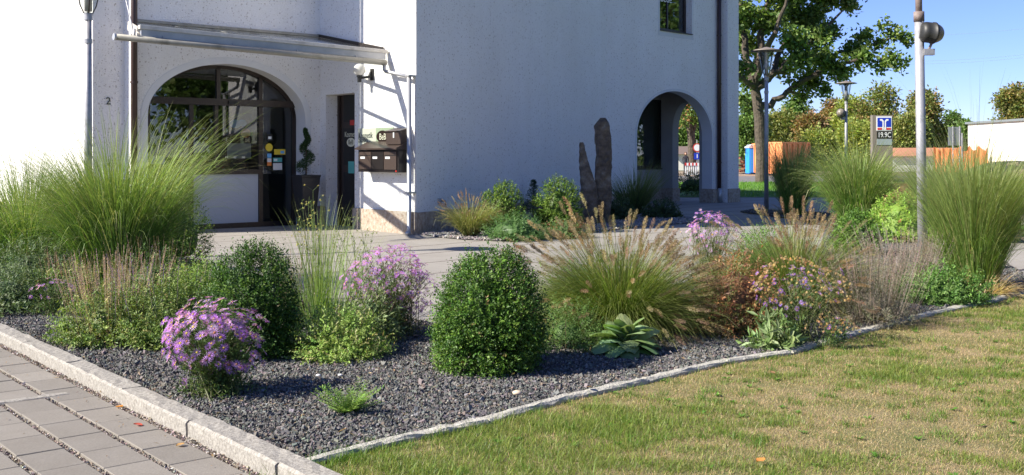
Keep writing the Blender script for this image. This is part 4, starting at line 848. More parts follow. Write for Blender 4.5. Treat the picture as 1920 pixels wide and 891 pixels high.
def flowers_geo(gp, gc, P, nn, R, rng, cols=MAUVE, npet=17, cen=((.45, .30, .06), (.30, .14, .06)), wdt=.0024):
    n = len(P); nn = nrm(nn); a = nrm(np.cross(nn, unit(n, rng))); b = np.cross(nn, a); cl = jit(rng, cols, n, .13); Rn = R * np.exp(rng.normal(0, .16, n))
    q = np.linspace(0, 2 * math.pi, npet, endpoint=False)[None] + rng.uniform(0, 1, (n, 1)) + rng.normal(0, .06, (n, npet))
    rd = a[:, None] * np.cos(q)[..., None] + b[:, None] * np.sin(q)[..., None]; d = nrm(rd + nn[:, None] * (rng.uniform(-.25, .75, (n, 1, 1)) + rng.normal(0, .1, (n, npet, 1))))
    pos = P[:, None] + rd * (Rn * .18)[:, None, None]
    gp.leaves(pos.reshape(-1, 3), d.reshape(-1, 3), np.repeat(nn, npet, 0), np.repeat(Rn * .9, npet), wdt * R / .018, np.repeat(cl, npet, 0) * np.exp(rng.normal(0, .08, (n * npet, 1))))
    qq = np.linspace(0, 2 * math.pi, 7)[:-1]; ring = a[:, None] * np.cos(qq)[None, :, None] + b[:, None] * np.sin(qq)[None, :, None]
    V = np.concatenate([P[:, None] + ring * (Rn * .25)[:, None, None] + nn[:, None] * .001, P[:, None] + nn[:, None] * (Rn * .2)[:, None, None]], 1)
    Fq = (np.arange(n)[:, None, None] * 7 + np.array([[i, (i + 1) % 6, 6] for i in range(6)])[None]).reshape(-1, 3)
    gc.add(V.reshape(-1, 3), Fq, np.repeat(jit(rng, [(cen[0], 2), (cen[1], 1)], n), 7, 0))
def aster(c, rx, h, nfl, label, rng, R=.0175, name='aster', low=.45, leafcols=None, cols=MAUVE, dome=None, nleaf=1600, seed_heads=0, off=(0, 0), ry=None, npet=15):
    t = thing(name, c, label, 'flowering plant'); c = np.array(c, float); ry = ry or rx
    leafcols = leafcols or [((.10, .17, .05), 3), ((.15, .22, .07), 2), ((.07, .12, .04), 2)]
    q = rng.uniform(0, 6.283, nfl); zc = h * (low + .5 * (1 - low)); z = rng.uniform(-1, 1, nfl) ** 1; z = np.where(rng.random(nfl) < .35, np.abs(z), z); rr = np.sqrt(1 - z ** 2) * rng.uniform(.82, 1.03, nfl)
    d = np.c_[rr * np.cos(q), rr * np.sin(q), z]; kk = 1 + .34 * lump(d, rng, 2.0, 5)[:, None]; kk = np.clip(kk, .6, 1.35) - (rng.random((nfl, 1)) ** 2) * .3
    P = c + np.c_[off[0] + d[:, 0] * rx * kk[:, 0], off[1] + d[:, 1] * ry * kk[:, 0], zc + d[:, 2] * kk[:, 0] * h * (1 - low) * .5]
    nn = nrm(d * np.array([1, 1, .8]) + np.array([-.15, -.25, .55]) + rng.normal(0, .25, d.shape))
    gp, gc = Geo(), Geo(); flowers_geo(gp, gc, P, nn, R, rng, cols, npet); fo = gp.build('flowers', 'petal', t); gc.build('flower_centres', 'coloured', fo)
    g = Geo(); sel = rng.choice(nfl, min(nfl, 130), False)
    for i in sel:
        b = c + (rng.normal(0, rx * .28), rng.normal(0, rx * .28), 0); e = P[i] - nn[i] * .004; m_ = b * .45 + e * .55; m_[:2] = b[:2] * .6 + e[:2] * .4
        g.tube([b, m_, e], [.0028, .0022, .0012], 4, (.13, .15, .05), False)
    g.build('stems', 'leaf', t)
    g = Geo(); n = nleaf; tt = rng.random(n) ** .8; i = rng.integers(0, nfl, n); e = P[i]; m_ = np.c_[c[:2] * .6 + e[:, :2] * .4, c[2] * .45 + e[:, 2] * .55]
    cj = c + np.c_[rng.normal(0, rx * .40, (n, 2)), np.zeros(n)]; pos = np.where(tt[:, None] < .5, cj + (m_ - cj) * (tt * 2)[:, None], m_ + (e - m_) * ((tt - .5) * 2)[:, None]) + rng.normal(0, .014, (n, 3)); pos[:, 2] = np.maximum(pos[:, 2], c[2] + .01)
    o = nrm(np.c_[pos[:, :2] - c[:2], np.full(n, .03)] + rng.normal(0, .05, (n, 3)) + 1e-4)
    g.leaves(pos, o * .8 + unit(n, rng) * .5 + (0, 0, .25), np.tile([0, 0, 1.], (n, 1)) + rng.normal(0, .3, (n, 3)), rng.uniform(.022, .048, n), .0095, jit(rng, leafcols, n)); g.build('leaves', 'leaf', t)
    if seed_heads:
        gs = Geo(); n = seed_heads; d = unit(n, rng); d[:, 2] = np.abs(d[:, 2]) * 1.2 - .25; d = d * (1 + .38 * lump(d, rng, 2.4, 5))[:, None]; P = c + np.c_[off[0] + d[:, 0] * rx * .98, off[1] + d[:, 1] * ry * .98, zc + d[:, 2] * h * (1 - low) * .5]
        nb = 26; dd = nrm(unit(n * nb, rng) + np.repeat(d, nb, 0) * .3); gs.leaves(np.repeat(P, nb, 0), dd, unit(n * nb, rng), .011, .0045, np.repeat(jit(rng, [((.52, .38, .18), 3), ((.62, .48, .28), 2), ((.38, .24, .11), 1)], n), nb, 0)); gs.build('dry_seed_heads', 'plume', t)
    return t
def spikes_geo(g, c, n, h, r, rng, cols, lean=.25, frac=.4, bs=.006, nb=46, gs=None, w=.002):
    q = rng.uniform(0, 6.283, n); rr = r * np.sqrt(rng.random(n)); b = np.c_[c[0] + rr * np.cos(q) * .75, c[1] + rr * np.sin(q) * .75, np.full(n, c[2])]
    hh = h * rng.uniform(.75, 1.08, n); ln = lean * rr / r + rng.normal(0, .06, n); e = b + np.c_[np.cos(q) * ln * hh, np.sin(q) * ln * hh, hh] + np.c_[rng.normal(0, .02, (n, 2)), np.zeros(n)]
    t = np.linspace(0, 1, 4)[None, :, None]; path = b[:, None] * (1 - t) + e[:, None] * t; cl = jit(rng, cols, n, .14); s = rng.uniform(0, 6.28, n)
    (gs or g).ribbons(path, np.full((n, 4), w), np.c_[np.cos(s), np.sin(s), np.zeros(n)], np.repeat(cl[:, None], 4, 1))
    tt = 1 - frac * rng.random((n, nb)); P = b[:, None] + (e - b)[:, None] * tt[..., None]
    g.leaves(P.reshape(-1, 3), unit(n * nb, rng) + (0, 0, .4), unit(n * nb, rng), bs * np.exp(rng.normal(0, .25, n * nb)), bs * .55, np.repeat(cl, nb, 0) * np.exp(rng.normal(0, .15, (n * nb, 1))))
# ------------------------------------------------------------------ plants of the front bed
R_ = np.random.default_rng
ZB = .03
tall_grass(G(222, 535, ZB), 'large bright green tall grass arching in front of the entrance arch', R_(1), 3800, 1.62, .22, .44, .0065, droop=.8)
tall_grass(G(52, 500, ZB), 'tall green grass at the left edge of the photo before the sunlit wall', R_(2), 2800, 1.42, .25, .68, .0065, droop=.8)
boxwood(333, 505, .38, .98, 'dark shaded boxwood behind the large tall grass near the entrance', R_(3), 1300)
boxwood(474, 668, .315, .74, 'egg shaped boxwood behind the mauve aster, second biggest in the bed', R_(4), 5200, L=.0172, lower=.40, amp=.12, cols=[((.036, .09, .012), 4), ((.06, .125, .016), 3), ((.12, .21, .03), 1.4), ((.028, .07, .01), 2)])
boxwood(917, 693, .345, .79, 'largest clipped boxwood, standing in the middle of the gravel bed', R_(5), 6800, L=.0172, lower=.40, amp=.12, cols=[((.050, .118, .014), 4), ((.085, .170, .020), 3), ((.16, .27, .04), 1.8), ((.035, .085, .012), 2), ((.3, .22, .08), .08)])
SAGE = [((.15, .22, .05), 3), ((.22, .29, .07), 2), ((.10, .16, .04), 2), ((.30, .29, .11), .7)]
def herb(px, py, rx, h, label, seed, spikes=0, sh=None, scols=None, cols=SAGE, n=900, L=.026, asp=.42, name='herb_clump', cat='perennial', ry=None, sname='dry_flower_spikes', core=.5, amp=.2, prof='mound', z=ZB, shoot=.11, slean=.3, up=.6, bs=.006, sr=None, mat='leaf', soff=(0, 0), nb=46):
    rng = R_(seed); c = G(px, py, z); t = thing(name, c, label, cat)
    bush_geo(rng, rx, ry or rx, h, n, L, asp, cols, prof, amp, shoot, 10, up, 3.2, core, c, .3).build('foliage', mat, t)
    g = Geo(); stems_geo(g, c, 9, h * .85, rx, rng, .004, (.17, .13, .08), .6); g.build('stems', 'coloured', t)
    if spikes:
        g = Geo(); spikes_geo(g, c + np.array([soff[0], soff[1], 0]), spikes, sh or h * 1.35, sr or rx, rng, scols or [((.27, .19, .14), 3), ((.34, .25, .2), 2)], slean, .45, bs, nb); g.build(sname, 'plume', t)
    return t
herb(215, 640, .38, .40, 'sage clump with many dry brown flower spikes at the left of the bed', 6, 170, .66, [((.42, .30, .23), 3), ((.5, .38, .3), 2), ((.3, .2, .24), 1)], n=1300, sr=.40, slean=.35, L=.028, bs=.008)
herb(318, 645, .35, .48, 'bushy green oregano clump with upright shoots left of the egg shaped boxwood', 7, 26, .66, [((.22, .12, .38), 1), ((.3, .2, .3), 1)], n=2100, L=.024, prof='mound', sname='violet_flower_spikes', shoot=.17, up=1.2, core=.6)
herb(385, 600, .26, .46, 'upright light green herb between the tall grass and the egg shaped boxwood', 8, n=1300, shoot=.17, up=1.3, cols=[((.24, .35, .08), 2), ((.17, .27, .06), 2)])
herb(130, 572, .42, .36, 'low grey green plant between the left mauve aster and the dry spikes', 81, 50, .5, n=900, L=.03)
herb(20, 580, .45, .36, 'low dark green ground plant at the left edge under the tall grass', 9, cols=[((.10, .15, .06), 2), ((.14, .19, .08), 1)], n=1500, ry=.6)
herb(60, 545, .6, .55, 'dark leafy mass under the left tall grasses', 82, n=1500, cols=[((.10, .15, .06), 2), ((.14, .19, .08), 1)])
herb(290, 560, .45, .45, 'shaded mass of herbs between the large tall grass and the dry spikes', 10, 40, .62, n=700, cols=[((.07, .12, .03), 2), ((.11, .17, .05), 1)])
aster(G(96, 592, ZB), .24, .33, 26, 'small mauve aster at the left edge of the bed, half in shade', R_(11), .024, low=.35, nleaf=700)
aster(G(412, 740, ZB), .285, .54, 350, 'foreground mauve aster in full bloom by the granite kerb', R_(121), .0265, low=.30, nleaf=5200, off=(-.03, 0))
aster(G(345, 737, ZB), .035, .09, 4, 'stray low mauve aster sprig on the gravel beside the foreground aster', R_(13), .022, low=.4, nleaf=60)
# airy grass and tall weedy plant, green mound in front
t = tall_grass(G(600, 620, ZB), 'thin upright airy grass rising between the two middle boxwoods', R_(14), 300, .92, .17, .3, .004, [((.17, .28, .07), 3), ((.24, .33, .10), 2)], .25, 'airy_grass', 'thin airy grasses')
def weedy(px, py, h, n, label, seed, r=.16, fl=((.55, .5, .16), (.5, .42, .25)), lean=.3, L=.035):
    rng = R_(seed); c = G(px, py, ZB); t = thing('tall_wild_flower', c, label, 'wild flower'); gs, gl, gf = Geo(), Geo(), Geo()
    for i in range(n):
        q = rng.uniform(0, 6.28); l = rng.uniform(0, lean); hh = h * rng.uniform(.6, 1.05); b = c + (rng.normal(0, r * .35), rng.normal(0, r * .35), 0); e = b + (math.cos(q) * l * hh, math.sin(q) * l * hh, hh); m_ = b * .5 + e * .5 + (0, 0, .03)
        gs.tube([b, m_, e], [.003, .0024, .0012], 4, (.16, .22, .07), False)
        k = 16; tt = rng.random(k); P = b + (e - b) * tt[:, None]; gl.leaves(P, unit(k, rng) + (0, 0, .3), np.tile([0, 0, 1.], (k, 1)) + rng.normal(0, .3, (k, 3)), L * rng.uniform(.5, 1.1, k), L * .25, jit(rng, [((.17, .27, .07), 1), ((.22, .31, .09), 1)], k))
        for j in range(5):
            s = b + (e - b) * rng.uniform(.7, 1); f = s + rng.normal(0, .035, 3) + (0, 0, .02); gs.tube([s, f], [.0012, .0009], 3, (.16, .22, .07), False)
            gf.leaves(np.tile(f, (12, 1)), unit(12, rng) + (0, 0, .3), unit(12, rng), .012, .006, jit(rng, [(fl[0], 2), (fl[1], 1)], 12))
    gs.build('stems', 'leaf', t); gl.build('leaves', 'leaf', t); gf.build('flower_heads', 'petal', t); return t
weedy(590, 600, 1.1, 17, 'tall wild flower with small yellow heads behind the airy grass', 15)
weedy(672, 590, .85, 14, 'wiry green stems with pale buds left of the airy mauve aster', 16, .2, ((.35, .38, .15), (.4, .4, .25)), .35)
herb(635, 668, .31, .32, 'light green low mound in front of the airy grass', 17, n=1700, L=.022, cols=[((.24, .36, .08), 3), ((.31, .41, .11), 2), ((.38, .36, .16), .8)], core=.45, amp=.28)
herb(545, 600, .26, .45, 'twiggy grey brown plant tucked behind the egg shaped boxwood', 18, 60, .62, n=260, cols=[((.2, .17, .11), 2), ((.15, .17, .08), 1)], core=.3)
herb(706, 640, .18, .48, 'leafy green stems at the foot of the airy mauve aster', 19, n=420, L=.04, asp=.25, cols=[((.17, .24, .10), 2), ((.22, .28, .12), 1)], core=.3, up=1.4, prof='mound')
aster(G(738, 628, ZB), .37, .66, 600, 'airy mauve aster behind and left of the largest boxwood', R_(20), .020, low=.18, nleaf=3400, cols=[((.56, .22, .72), 3), ((.66, .32, .80), 2), ((.36, .14, .52), 1)], leafcols=[((.15, .2, .08), 2), ((.12, .15, .06), 1), ((.2, .16, .1), 1)])
# right of the large boxwood
herb(1062, 655, .25, .30, 'feathery green low plant between the largest boxwood and the fountain grass', 21, n=800, L=.024, asp=.2, cols=[((.13, .23, .06), 2), ((.18, .28, .09), 1)], core=.4, up=.9)
fountain_grass(G(1163, 622, ZB), 'largest fountain grass, full of tan plumes behind the broad leaved rosette', R_(22), 8500, .84, 1.25, 520, .15, .13, .018, 1.45)
fountain_grass(G(1493, 585, ZB), 'fountain grass behind the dried asters right of the bronze foliage', R_(23), 6500, .86, 1.1, 280, .14, .11, .017, 1.25)
herb(1085, 560, .3, .3, 'bright green low plant on the far side of the largest fountain grass', 24, n=600, cols=[((.12, .25, .05), 2), ((.17, .3, .07), 1)])
# rosette of felted leaves
rng = R_(25); c = G(1174, 662, ZB); ros = thing('mullein_rosette', c, 'grey green rosette of broad felted leaves in the gravel before the largest fountain grass', 'rosette plant')
g = Geo()
for ring, (nl, el, LL) in enumerate(((15, .06, .27), (14, .25, .28), (12, .52, .27), (9, .85, .24), (6, 1.2, .2))):
    for i in range(nl):
        az = 2 * math.pi * (i + ring * .4) / nl + rng.normal(0, .25); L_ = LL * rng.uniform(.8, 1.15); Kk = 7; wd = L_ * rng.uniform(.46, .6); e0 = el + rng.normal(0, .12); pt = c + (0, 0, .02 + ring * .018); P_ = [pt.copy()]
        for k in range(1, Kk): ee = e0 + .42 - k * .22; pt = pt + np.array([math.cos(az) * math.cos(ee), math.sin(az) * math.cos(ee), math.sin(ee)]) * L_ / (Kk - 1); P_.append(pt)
        sd_ = np.array([-math.sin(az), math.cos(az), rng.normal(0, .2)]); V = []
        for k in range(Kk):
            tt = k / (Kk - 1); wk = wd * max(.03, math.sin(math.pi * min(1, tt ** 1.25 * .84 + .12)) ** .6) * .5; n_ = np.cross(sd_, P_[min(k + 1, Kk - 1)] - P_[max(k - 1, 0)]); n_ = nrm(n_)
            V += [P_[k] - sd_ * wk - n_ * wk * -.2, P_[k] - sd_ * wk * .5 - n_ * wk * -.1, P_[k], P_[k] + sd_ * wk * .5 - n_ * wk * -.1, P_[k] + sd_ * wk - n_ * wk * -.2]
        V = np.array(V) + rng.normal(0, .0035, (35, 3)); V[:, 2] = np.maximum(V[:, 2], ZB + .002)
        col = jit(rng, [((.21, .31, .13), 3), ((.16, .26, .09), 2), ((.28, .37, .20), 1)], 1, .1)[0]; cv = np.tile(col, (35, 1)); cv[2::5] = col * 1.25
        g.add(V, np.array([[k * 5 + j, k * 5 + j + 1, (k + 1) * 5 + j + 1, (k + 1) * 5 + j] for k in range(Kk - 1) for j in range(4)]), cv)
g.build('leaves', 'leaf', ros, True)
RUST = [((.26, .12, .06), 2.2), ((.40, .20, .08), 2), ((.18, .20, .06), 2.4), ((.16, .07, .04), 1.2), ((.42, .30, .14), 1)]
herb(1370, 622, .40, .60, 'rust red and bronze foliage right of the largest fountain grass', 26, n=1700, cols=RUST, L=.028, asp=.28, core=.6, amp=.16, name='bronze_shrub', cat='shrub')
herb(1440, 545, .42, .66, 'fresh green bushy plant between the two fountain grasses', 27, n=2000, cols=[((.13, .26, .05), 3), ((.2, .34, .08), 2)], L=.024, asp=.4, core=.6, amp=.16)
aster(G(1330, 560, ZB), .30, .86, 190, 'mauve aster standing at the back between the two fountain grasses', R_(28), .022, low=.45, nleaf=900)
aster(G(1490, 640, ZB), .34, .60, 85, 'aster gone mostly to golden dry seed heads at the lawn edge', R_(29), .023, low=.30, nleaf=1600, seed_heads=330, cols=[((.42, .2, .62), 1), ((.55, .3, .7), 1)])
herb(1450, 652, .15, .22, 'clump of long green lance leaves at the foot of the dried aster', 30, n=60, L=.085, asp=.27, core=.2, shoot=.12, cols=[((.15, .23, .08), 1), ((.22, .3, .12), 1)])
aster(G(1560, 652, ZB), .17, .24, 8, 'low sprawl of dry asters hanging over the edging stones', R_(31), .018, low=.2, nleaf=500, seed_heads=60)
LAV = [((.22, .2, .15), 2), ((.28, .25, .2), 2), ((.16, .18, .1), 1)]
herb(1635, 606, .37, .40, 'nearest lavender with faded grey brown spikes beside the fountain grass', 32, 230, .62, [((.33, .26, .22), 2), ((.4, .33, .3), 1)], LAV, 900, .03, .14, 'lavender', 'lavender', sr=.42, slean=.5, up=1.6, core=.4, bs=.008)
herb(1700, 540, .42, .40, 'lavender behind the nearest one, left of the steel pole', 33, 220, .62, [((.35, .29, .25), 2), ((.42, .35, .32), 1)], LAV, 800, .03, .14, 'lavender', 'lavender', sr=.45, slean=.5, up=1.6, core=.4, bs=.009)
herb(1590, 560, .30, .34, 'small faded lavender between the fountain grass and its larger neighbours', 34, 120, .52, [((.33, .26, .22), 2)], LAV, 500, .03, .14, 'lavender', 'lavender', sr=.32, slean=.5, up=1.6, core=.4, bs=.008)
herb(1760, 565, .42, .30, 'dense fresh green ground plant at the foot of the steel pole', 35, n=1300, cols=[((.10, .20, .045), 2), ((.15, .26, .06), 2)], L=.03, asp=.45, core=.6)
herb(1775, 515, .4, .42, 'brown grey twiggy plant between the steel pole and the right grass', 36, 90, .5, n=500, cols=LAV, L=.03, asp=.2, core=.4)
boxwood(1605, 478, .33, .62, 'small round boxwood at the plaza edge right of the fountain grass', R_(37), 1300, L=.026, cols=[((.10, .2, .03), 2), ((.15, .27, .045), 2), ((.05, .1, .02), 1)], prof='egg')
herb(1692, 452, .62, .78, 'lime green bush with reddish tips left of the steel pole', 38, n=2200, cols=[((.25, .40, .06), 4), ((.33, .46, .10), 2), ((.16, .26, .05), 1), ((.42, .2, .12), .5)], L=.036, asp=.4, core=.75, amp=.12, name='lime_bush', cat='shrub')
herb(1700, 415, .55, .95, 'reddish brown topped shrub behind the lime green bush', 39, n=1100, cols=[((.30, .17, .09), 2), ((.22, .24, .09), 2)], L=.036, asp=.35, core=.75, name='bronze_shrub', cat='shrub')
tall_grass(G(1608, 425, ZB), 'broad sunlit tall grass before the grey bank pylon', R_(40), 3200, 1.60, .24, .48, .009, droop=.8)
tall_grass(G(1828, 545, ZB), 'nearest tall grass at the right edge of the bed, right of the steel pole', R_(41), 4400, 1.44, .16, .30, .0046, droop=.55, cols=[((.14, .24, .05), 4), ((.21, .32, .07), 3), ((.34, .35, .14), 1.4)])
tall_grass(G(1488, 405, .01), 'dark tall grass standing in the shade right of the plaza lamp', R_(42), 1700, 1.5, .18, .26, .011, droop=.35)
tall_grass(G(1765, 440, ZB), 'tall grass partly hidden behind the steel pole', R_(43), 1500, 1.4, .18, .35, .010, droop=.5)
tall_grass(G(1868, 450, ZB), 'furthest tall grass showing behind the right hand one', R_(44), 1200, 1.2, .18, .35, .010, droop=.5)
rng = R_(45); c = G(1838, 552, ZB); st = thing('dry_straw_tuft', c, 'tuft of dry straw at the foot of the right hand tall grass', 'dry grass')
g = Geo(); g.ribbons(*grass_geo(rng, c, 420, .32, .2, 1.3, .006, [((.5, .38, .2), 2), ((.6, .48, .28), 1)], 6, .8, .1)); g.build('straw', 'blade', st)
# weed in the gravel
rng = R_(46); c = G(652, 775, ZB); wd = thing('gravel_weed', c, 'small feathery light green weed alone in the gravel before the largest boxwood', 'weed')
g = Geo()
for i in range(60):
    q = rng.uniform(0, 6.28); L_ = rng.uniform(.10, .25); e = np.array([math.cos(q), math.sin(q), rng.uniform(.35, 1.3)]); e = nrm(e); tt = np.linspace(.15, 1, 12); P = c + e * (tt * L_)[:, None]; sdv = nrm(np.cross(e, [0, 0, 1])); P[:, 2] -= .05 * L_ * tt ** 2
    for s_ in (-1, 1): g.leaves(P, e * .6 + sdv * s_ * .8 + rng.normal(0, .15, (12, 3)), np.tile([0, 0, 1.], (12, 1)), .028, .007, jit(rng, [((.2, .33, .07), 2), ((.26, .38, .1), 1)], 12))
    g.tube([c, P[-1]], [.0018, .001], 3, (.2, .3, .08), False)
g.build('fronds', 'leaf', wd)
# ---- bed against the building
fountain_grass(G(880, 443, .02), 'small straw coloured fountain grass in the bed against the long wall', R_(50), 1500, .72, .8, 60, .15, .10, .014, .55, cols=[((.22, .26, .08), 2), ((.34, .32, .13), 2), ((.15, .2, .05), 1)], w=.006)
boxwood(941, 436, .40, .92, 'left one of the two boxwoods against the long shaded wall', R_(51), 1300, L=.03, z=.02)
boxwood(1048, 434, .41, 1.0, 'right one of the two boxwoods against the long shaded wall', R_(52), 1400, L=.03, z=.02)
herb(970, 448, .48, .40, 'dense green creeping plant in front of the left wall boxwood', 53, n=1200, cols=[((.09, .18, .05), 3), ((.13, .23, .07), 2)], L=.035, asp=.3, z=.02, core=.7)
herb(1058, 444, .38, .26, 'low green plant with red leaves in front of the right wall boxwood', 54, n=700, cols=[((.10, .18, .05), 3), ((.15, .23, .08), 2), ((.3, .1, .06), .9)], L=.035, asp=.3, z=.02, core=.6)
herb(1022, 425, .16, .50, 'slim plant with reddish lower leaves between the wall boxwoods', 55, n=260, cols=[((.28, .11, .07), 2), ((.14, .16, .06), 2)], L=.035, asp=.4, z=.02, core=.5, prof='egg')
rng = R_(56); c = G(1000, 412, .02); cf = thing('young_conifer', c, 'tiny dark conifer between the two wall boxwoods', 'conifer'); g = Geo()
for i in range(240):
    z = rng.random(); q = rng.uniform(0, 6.28); L_ = .22 * (1 - z) + .03; d = nrm(np.array([math.cos(q), math.sin(q), .25])); P = c + (0, 0, .15 + z * .72) + d * np.linspace(0, L_, 7)[:, None]; g.leaves(P, d + rng.normal(0, .5, (7, 3)), unit(7, rng), .05, .012, jit(rng, [((.05, .10, .05), 1)], 7))
g.build('foliage', 'leaf', cf); g = Geo(); g.tube([c, c + (0, 0, .9)], [.02, .004], 6, (.12, .08, .05)); g.build('trunk', 'coloured', cf)
def stone(px0, px1, pyb, pyt, label, seed, top):
    rng = R_(seed); b = G((px0 + px1) / 2, pyb); w_ = (px1 - px0) * b[1] / F / 2; h = EYE + (HZ - pyt) * b[1] / F; t = thing('standing_stone', b, label, 'standing stone', 'slate standing stones'); n = 26; sd = 14; V = []
    for i in range(n + 1):
        z = i / n; f = (.98 - .12 * abs(z - .4)) * (1 if z < .9 else max(.05, 1 - ((z - .9) / .1) ** 2 * .7)) if top == 'round' else (1 if z < .45 else 1 - (z - .45) * 1.45)
        cx = 0 if top == 'round' else -(1 - f) * w_ * .9
        for j in range(sd):
            q = 2 * math.pi * j / sd; ca, sa = math.cos(q), math.sin(q); k = (abs(ca) ** 3 + abs(sa) ** 3) ** (-1 / 3)
            V.append([b[0] + cx + ca * k * w_ * f * .93, b[1] + sa * k * .11 * max(f, .3), z * h])
    V = np.array(V); V[:, :2] += rng.normal(0, .008, (len(V), 2)); V[:, 0] += .03 * lump(V[:, 2:3], rng, 3, 4)
    Geo().add(V, [np.array([[i * sd + j, i * sd + (j + 1) % sd, (i + 1) * sd + (j + 1) % sd, (i + 1) * sd + j] for i in range(n) for j in range(sd)]), np.array([list(range(n * sd, (n + 1) * sd))])]).build('slab', 'rock', t)
stone(1086, 1119, 424, 267, 'shorter pointed slate slab leaning left of the taller one', 57, 'point')
stone(1113, 1147, 421, 221, 'taller slate slab with a rounded top at the wall corner', 58, 'round')
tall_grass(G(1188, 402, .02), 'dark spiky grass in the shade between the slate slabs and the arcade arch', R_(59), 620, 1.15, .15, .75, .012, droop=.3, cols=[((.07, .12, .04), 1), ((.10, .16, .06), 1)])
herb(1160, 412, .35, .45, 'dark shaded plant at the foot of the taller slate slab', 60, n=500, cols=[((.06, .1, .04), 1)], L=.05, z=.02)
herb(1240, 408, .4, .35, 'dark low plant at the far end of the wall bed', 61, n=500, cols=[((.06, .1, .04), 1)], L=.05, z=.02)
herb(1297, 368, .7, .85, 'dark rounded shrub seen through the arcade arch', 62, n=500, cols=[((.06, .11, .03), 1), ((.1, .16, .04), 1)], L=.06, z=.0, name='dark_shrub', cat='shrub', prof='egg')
# ---- potted spiral topiary
rng = R_(63); p0 = np.array(FW.pt(FW.s_at(574, .3), 0, .3)); tp = thing('potted_topiary', p0, 'spiral clipped evergreen in a tall black tapered pot beside the glass entrance', 'potted plant')
ca, sa = FW.u; V = []
for z, w_, in ((0, .125), (.02, .13), (1.0, .205), (1.02, .215), (1.05, .215), (1.05, .185), (.98, .18)):
    for x, y in ((-1, -1), (1, -1), (1, 1), (-1, 1)): V.append([p0[0] + (x * ca - y * sa) * w_, p0[1] + (x * sa + y * ca) * w_, z])
Geo().add(V, [np.array([[i * 4 + j, i * 4 + (j + 1) % 4, (i + 1) * 4 + (j + 1) % 4, (i + 1) * 4 + j] for i in range(6) for j in range(4)]), np.array([[24, 25, 26, 27]])]).build('pot', 'pot', tp)
g = Geo(); n = 5200; t_ = rng.random(n); tt = t_ * 2.2 * 2 * math.pi + 2.2; rad = .105 * (1 - t_) + .012; thick = .115 * (1 - t_ * .72); off_ = unit(n, rng) * thick[:, None] * rng.uniform(.5, 1, (n, 1))
P = np.c_[p0[0] + np.cos(tt) * rad, p0[1] + np.sin(tt) * rad, 1.15 + t_ * .82] + off_; g.leaves(P, nrm(off_) + (0, 0, .6), unit(n, rng), .032, .012, jit(rng, [((.03, .07, .025), 2), ((.05, .10, .03), 1)], n)); g.build('foliage', 'leaf', tp)
g = Geo(); g.tube([p0 + (0, 0, .98), p0 + (0, 0, 1.9)], [.018, .008], 8, (.1, .07, .05)); g.build('trunk', 'coloured', tp)
# ---- fallen leaves and pale stones
rng = R_(64)
def fallen(p, label, col, s=.05):
    t = Geo(); az = rng.uniform(0, 6.28); d = np.array([math.cos(az), math.sin(az), .1]); sd_ = np.array([-d[1], d[0], 0.0]); V = []
    for a_, w_ in ((0, .02), (.2, .35), (.45, .5), (.75, .32), (1, .02)):
        for k in (-1, 0, 1): V.append(np.array(p) + d * a_ * s + sd_ * k * w_ * s + (0, 0, .004 + (abs(k) * .25 + .1 * a_) * s * .5))
    t.add(V, np.array([[i * 3 + j, i * 3 + j + 1, i * 3 + j + 4, i * 3 + j + 3] for i in range(4) for j in range(2)]), col); o = t.build('fallen_leaf', 'leaf', None, True, tuple(p)); tag(o, label, 'fallen leaf', 'fallen autumn leaves')
fallen(G(217, 765, .02), 'orange fallen leaf in the grit by the kerb, further from the corner', (.6, .25, .05)); fallen(G(267, 799, .02), 'red fallen leaf in the grit by the kerb', (.6, .12, .08), .045)
fallen(G(1418, 868, .04), 'orange fallen leaf lying on the lawn at the bottom of the photo', (.65, .27, .07)); fallen(G(1452, 702, .04), 'brown fallen leaf on the lawn below the dried aster', (.35, .2, .1), .04)
fallen(G(1100, 727, .06), 'brown fallen leaf standing on the edging stones', (.2, .12, .07), .04)
fallen(G(330, 838, .02), 'tan fallen leaf lying near the granite kerb corner', (.5, .3, .12), .04)
def pebble(p, s, label, col):
    g = Geo(); sd = 10; V = [np.array(p) + (s * math.cos(q) * math.cos(f) * 1.3, s * math.sin(q) * math.cos(f), s * .7 * math.sin(f) + s * .5) for f in np.linspace(-1.4, 1.4, 7) for q in np.linspace(0, 6.283, sd + 1)[:-1]]
    V = np.array(V) + rng.normal(0, s * .06, (70, 3)); g.add(V, np.array([[i * sd + j, i * sd + (j + 1) % sd, (i + 1) * sd + (j + 1) % sd, (i + 1) * sd + j] for i in range(6) for j in range(sd)]), col); tag(g.build('pebble', 'coloured', None, True, tuple(p)), label, 'pebble')
pebble(G(970, 740, .04), .022, 'pale tan pebble on the dark gravel below the largest boxwood', (.6, .48, .35)); pebble(G(597, 706, .04), .013, 'left white pebble on the shaded gravel', (.6, .6, .6)); pebble(G(638, 705, .04), .012, 'right white pebble on the shaded gravel', (.6, .6, .6))

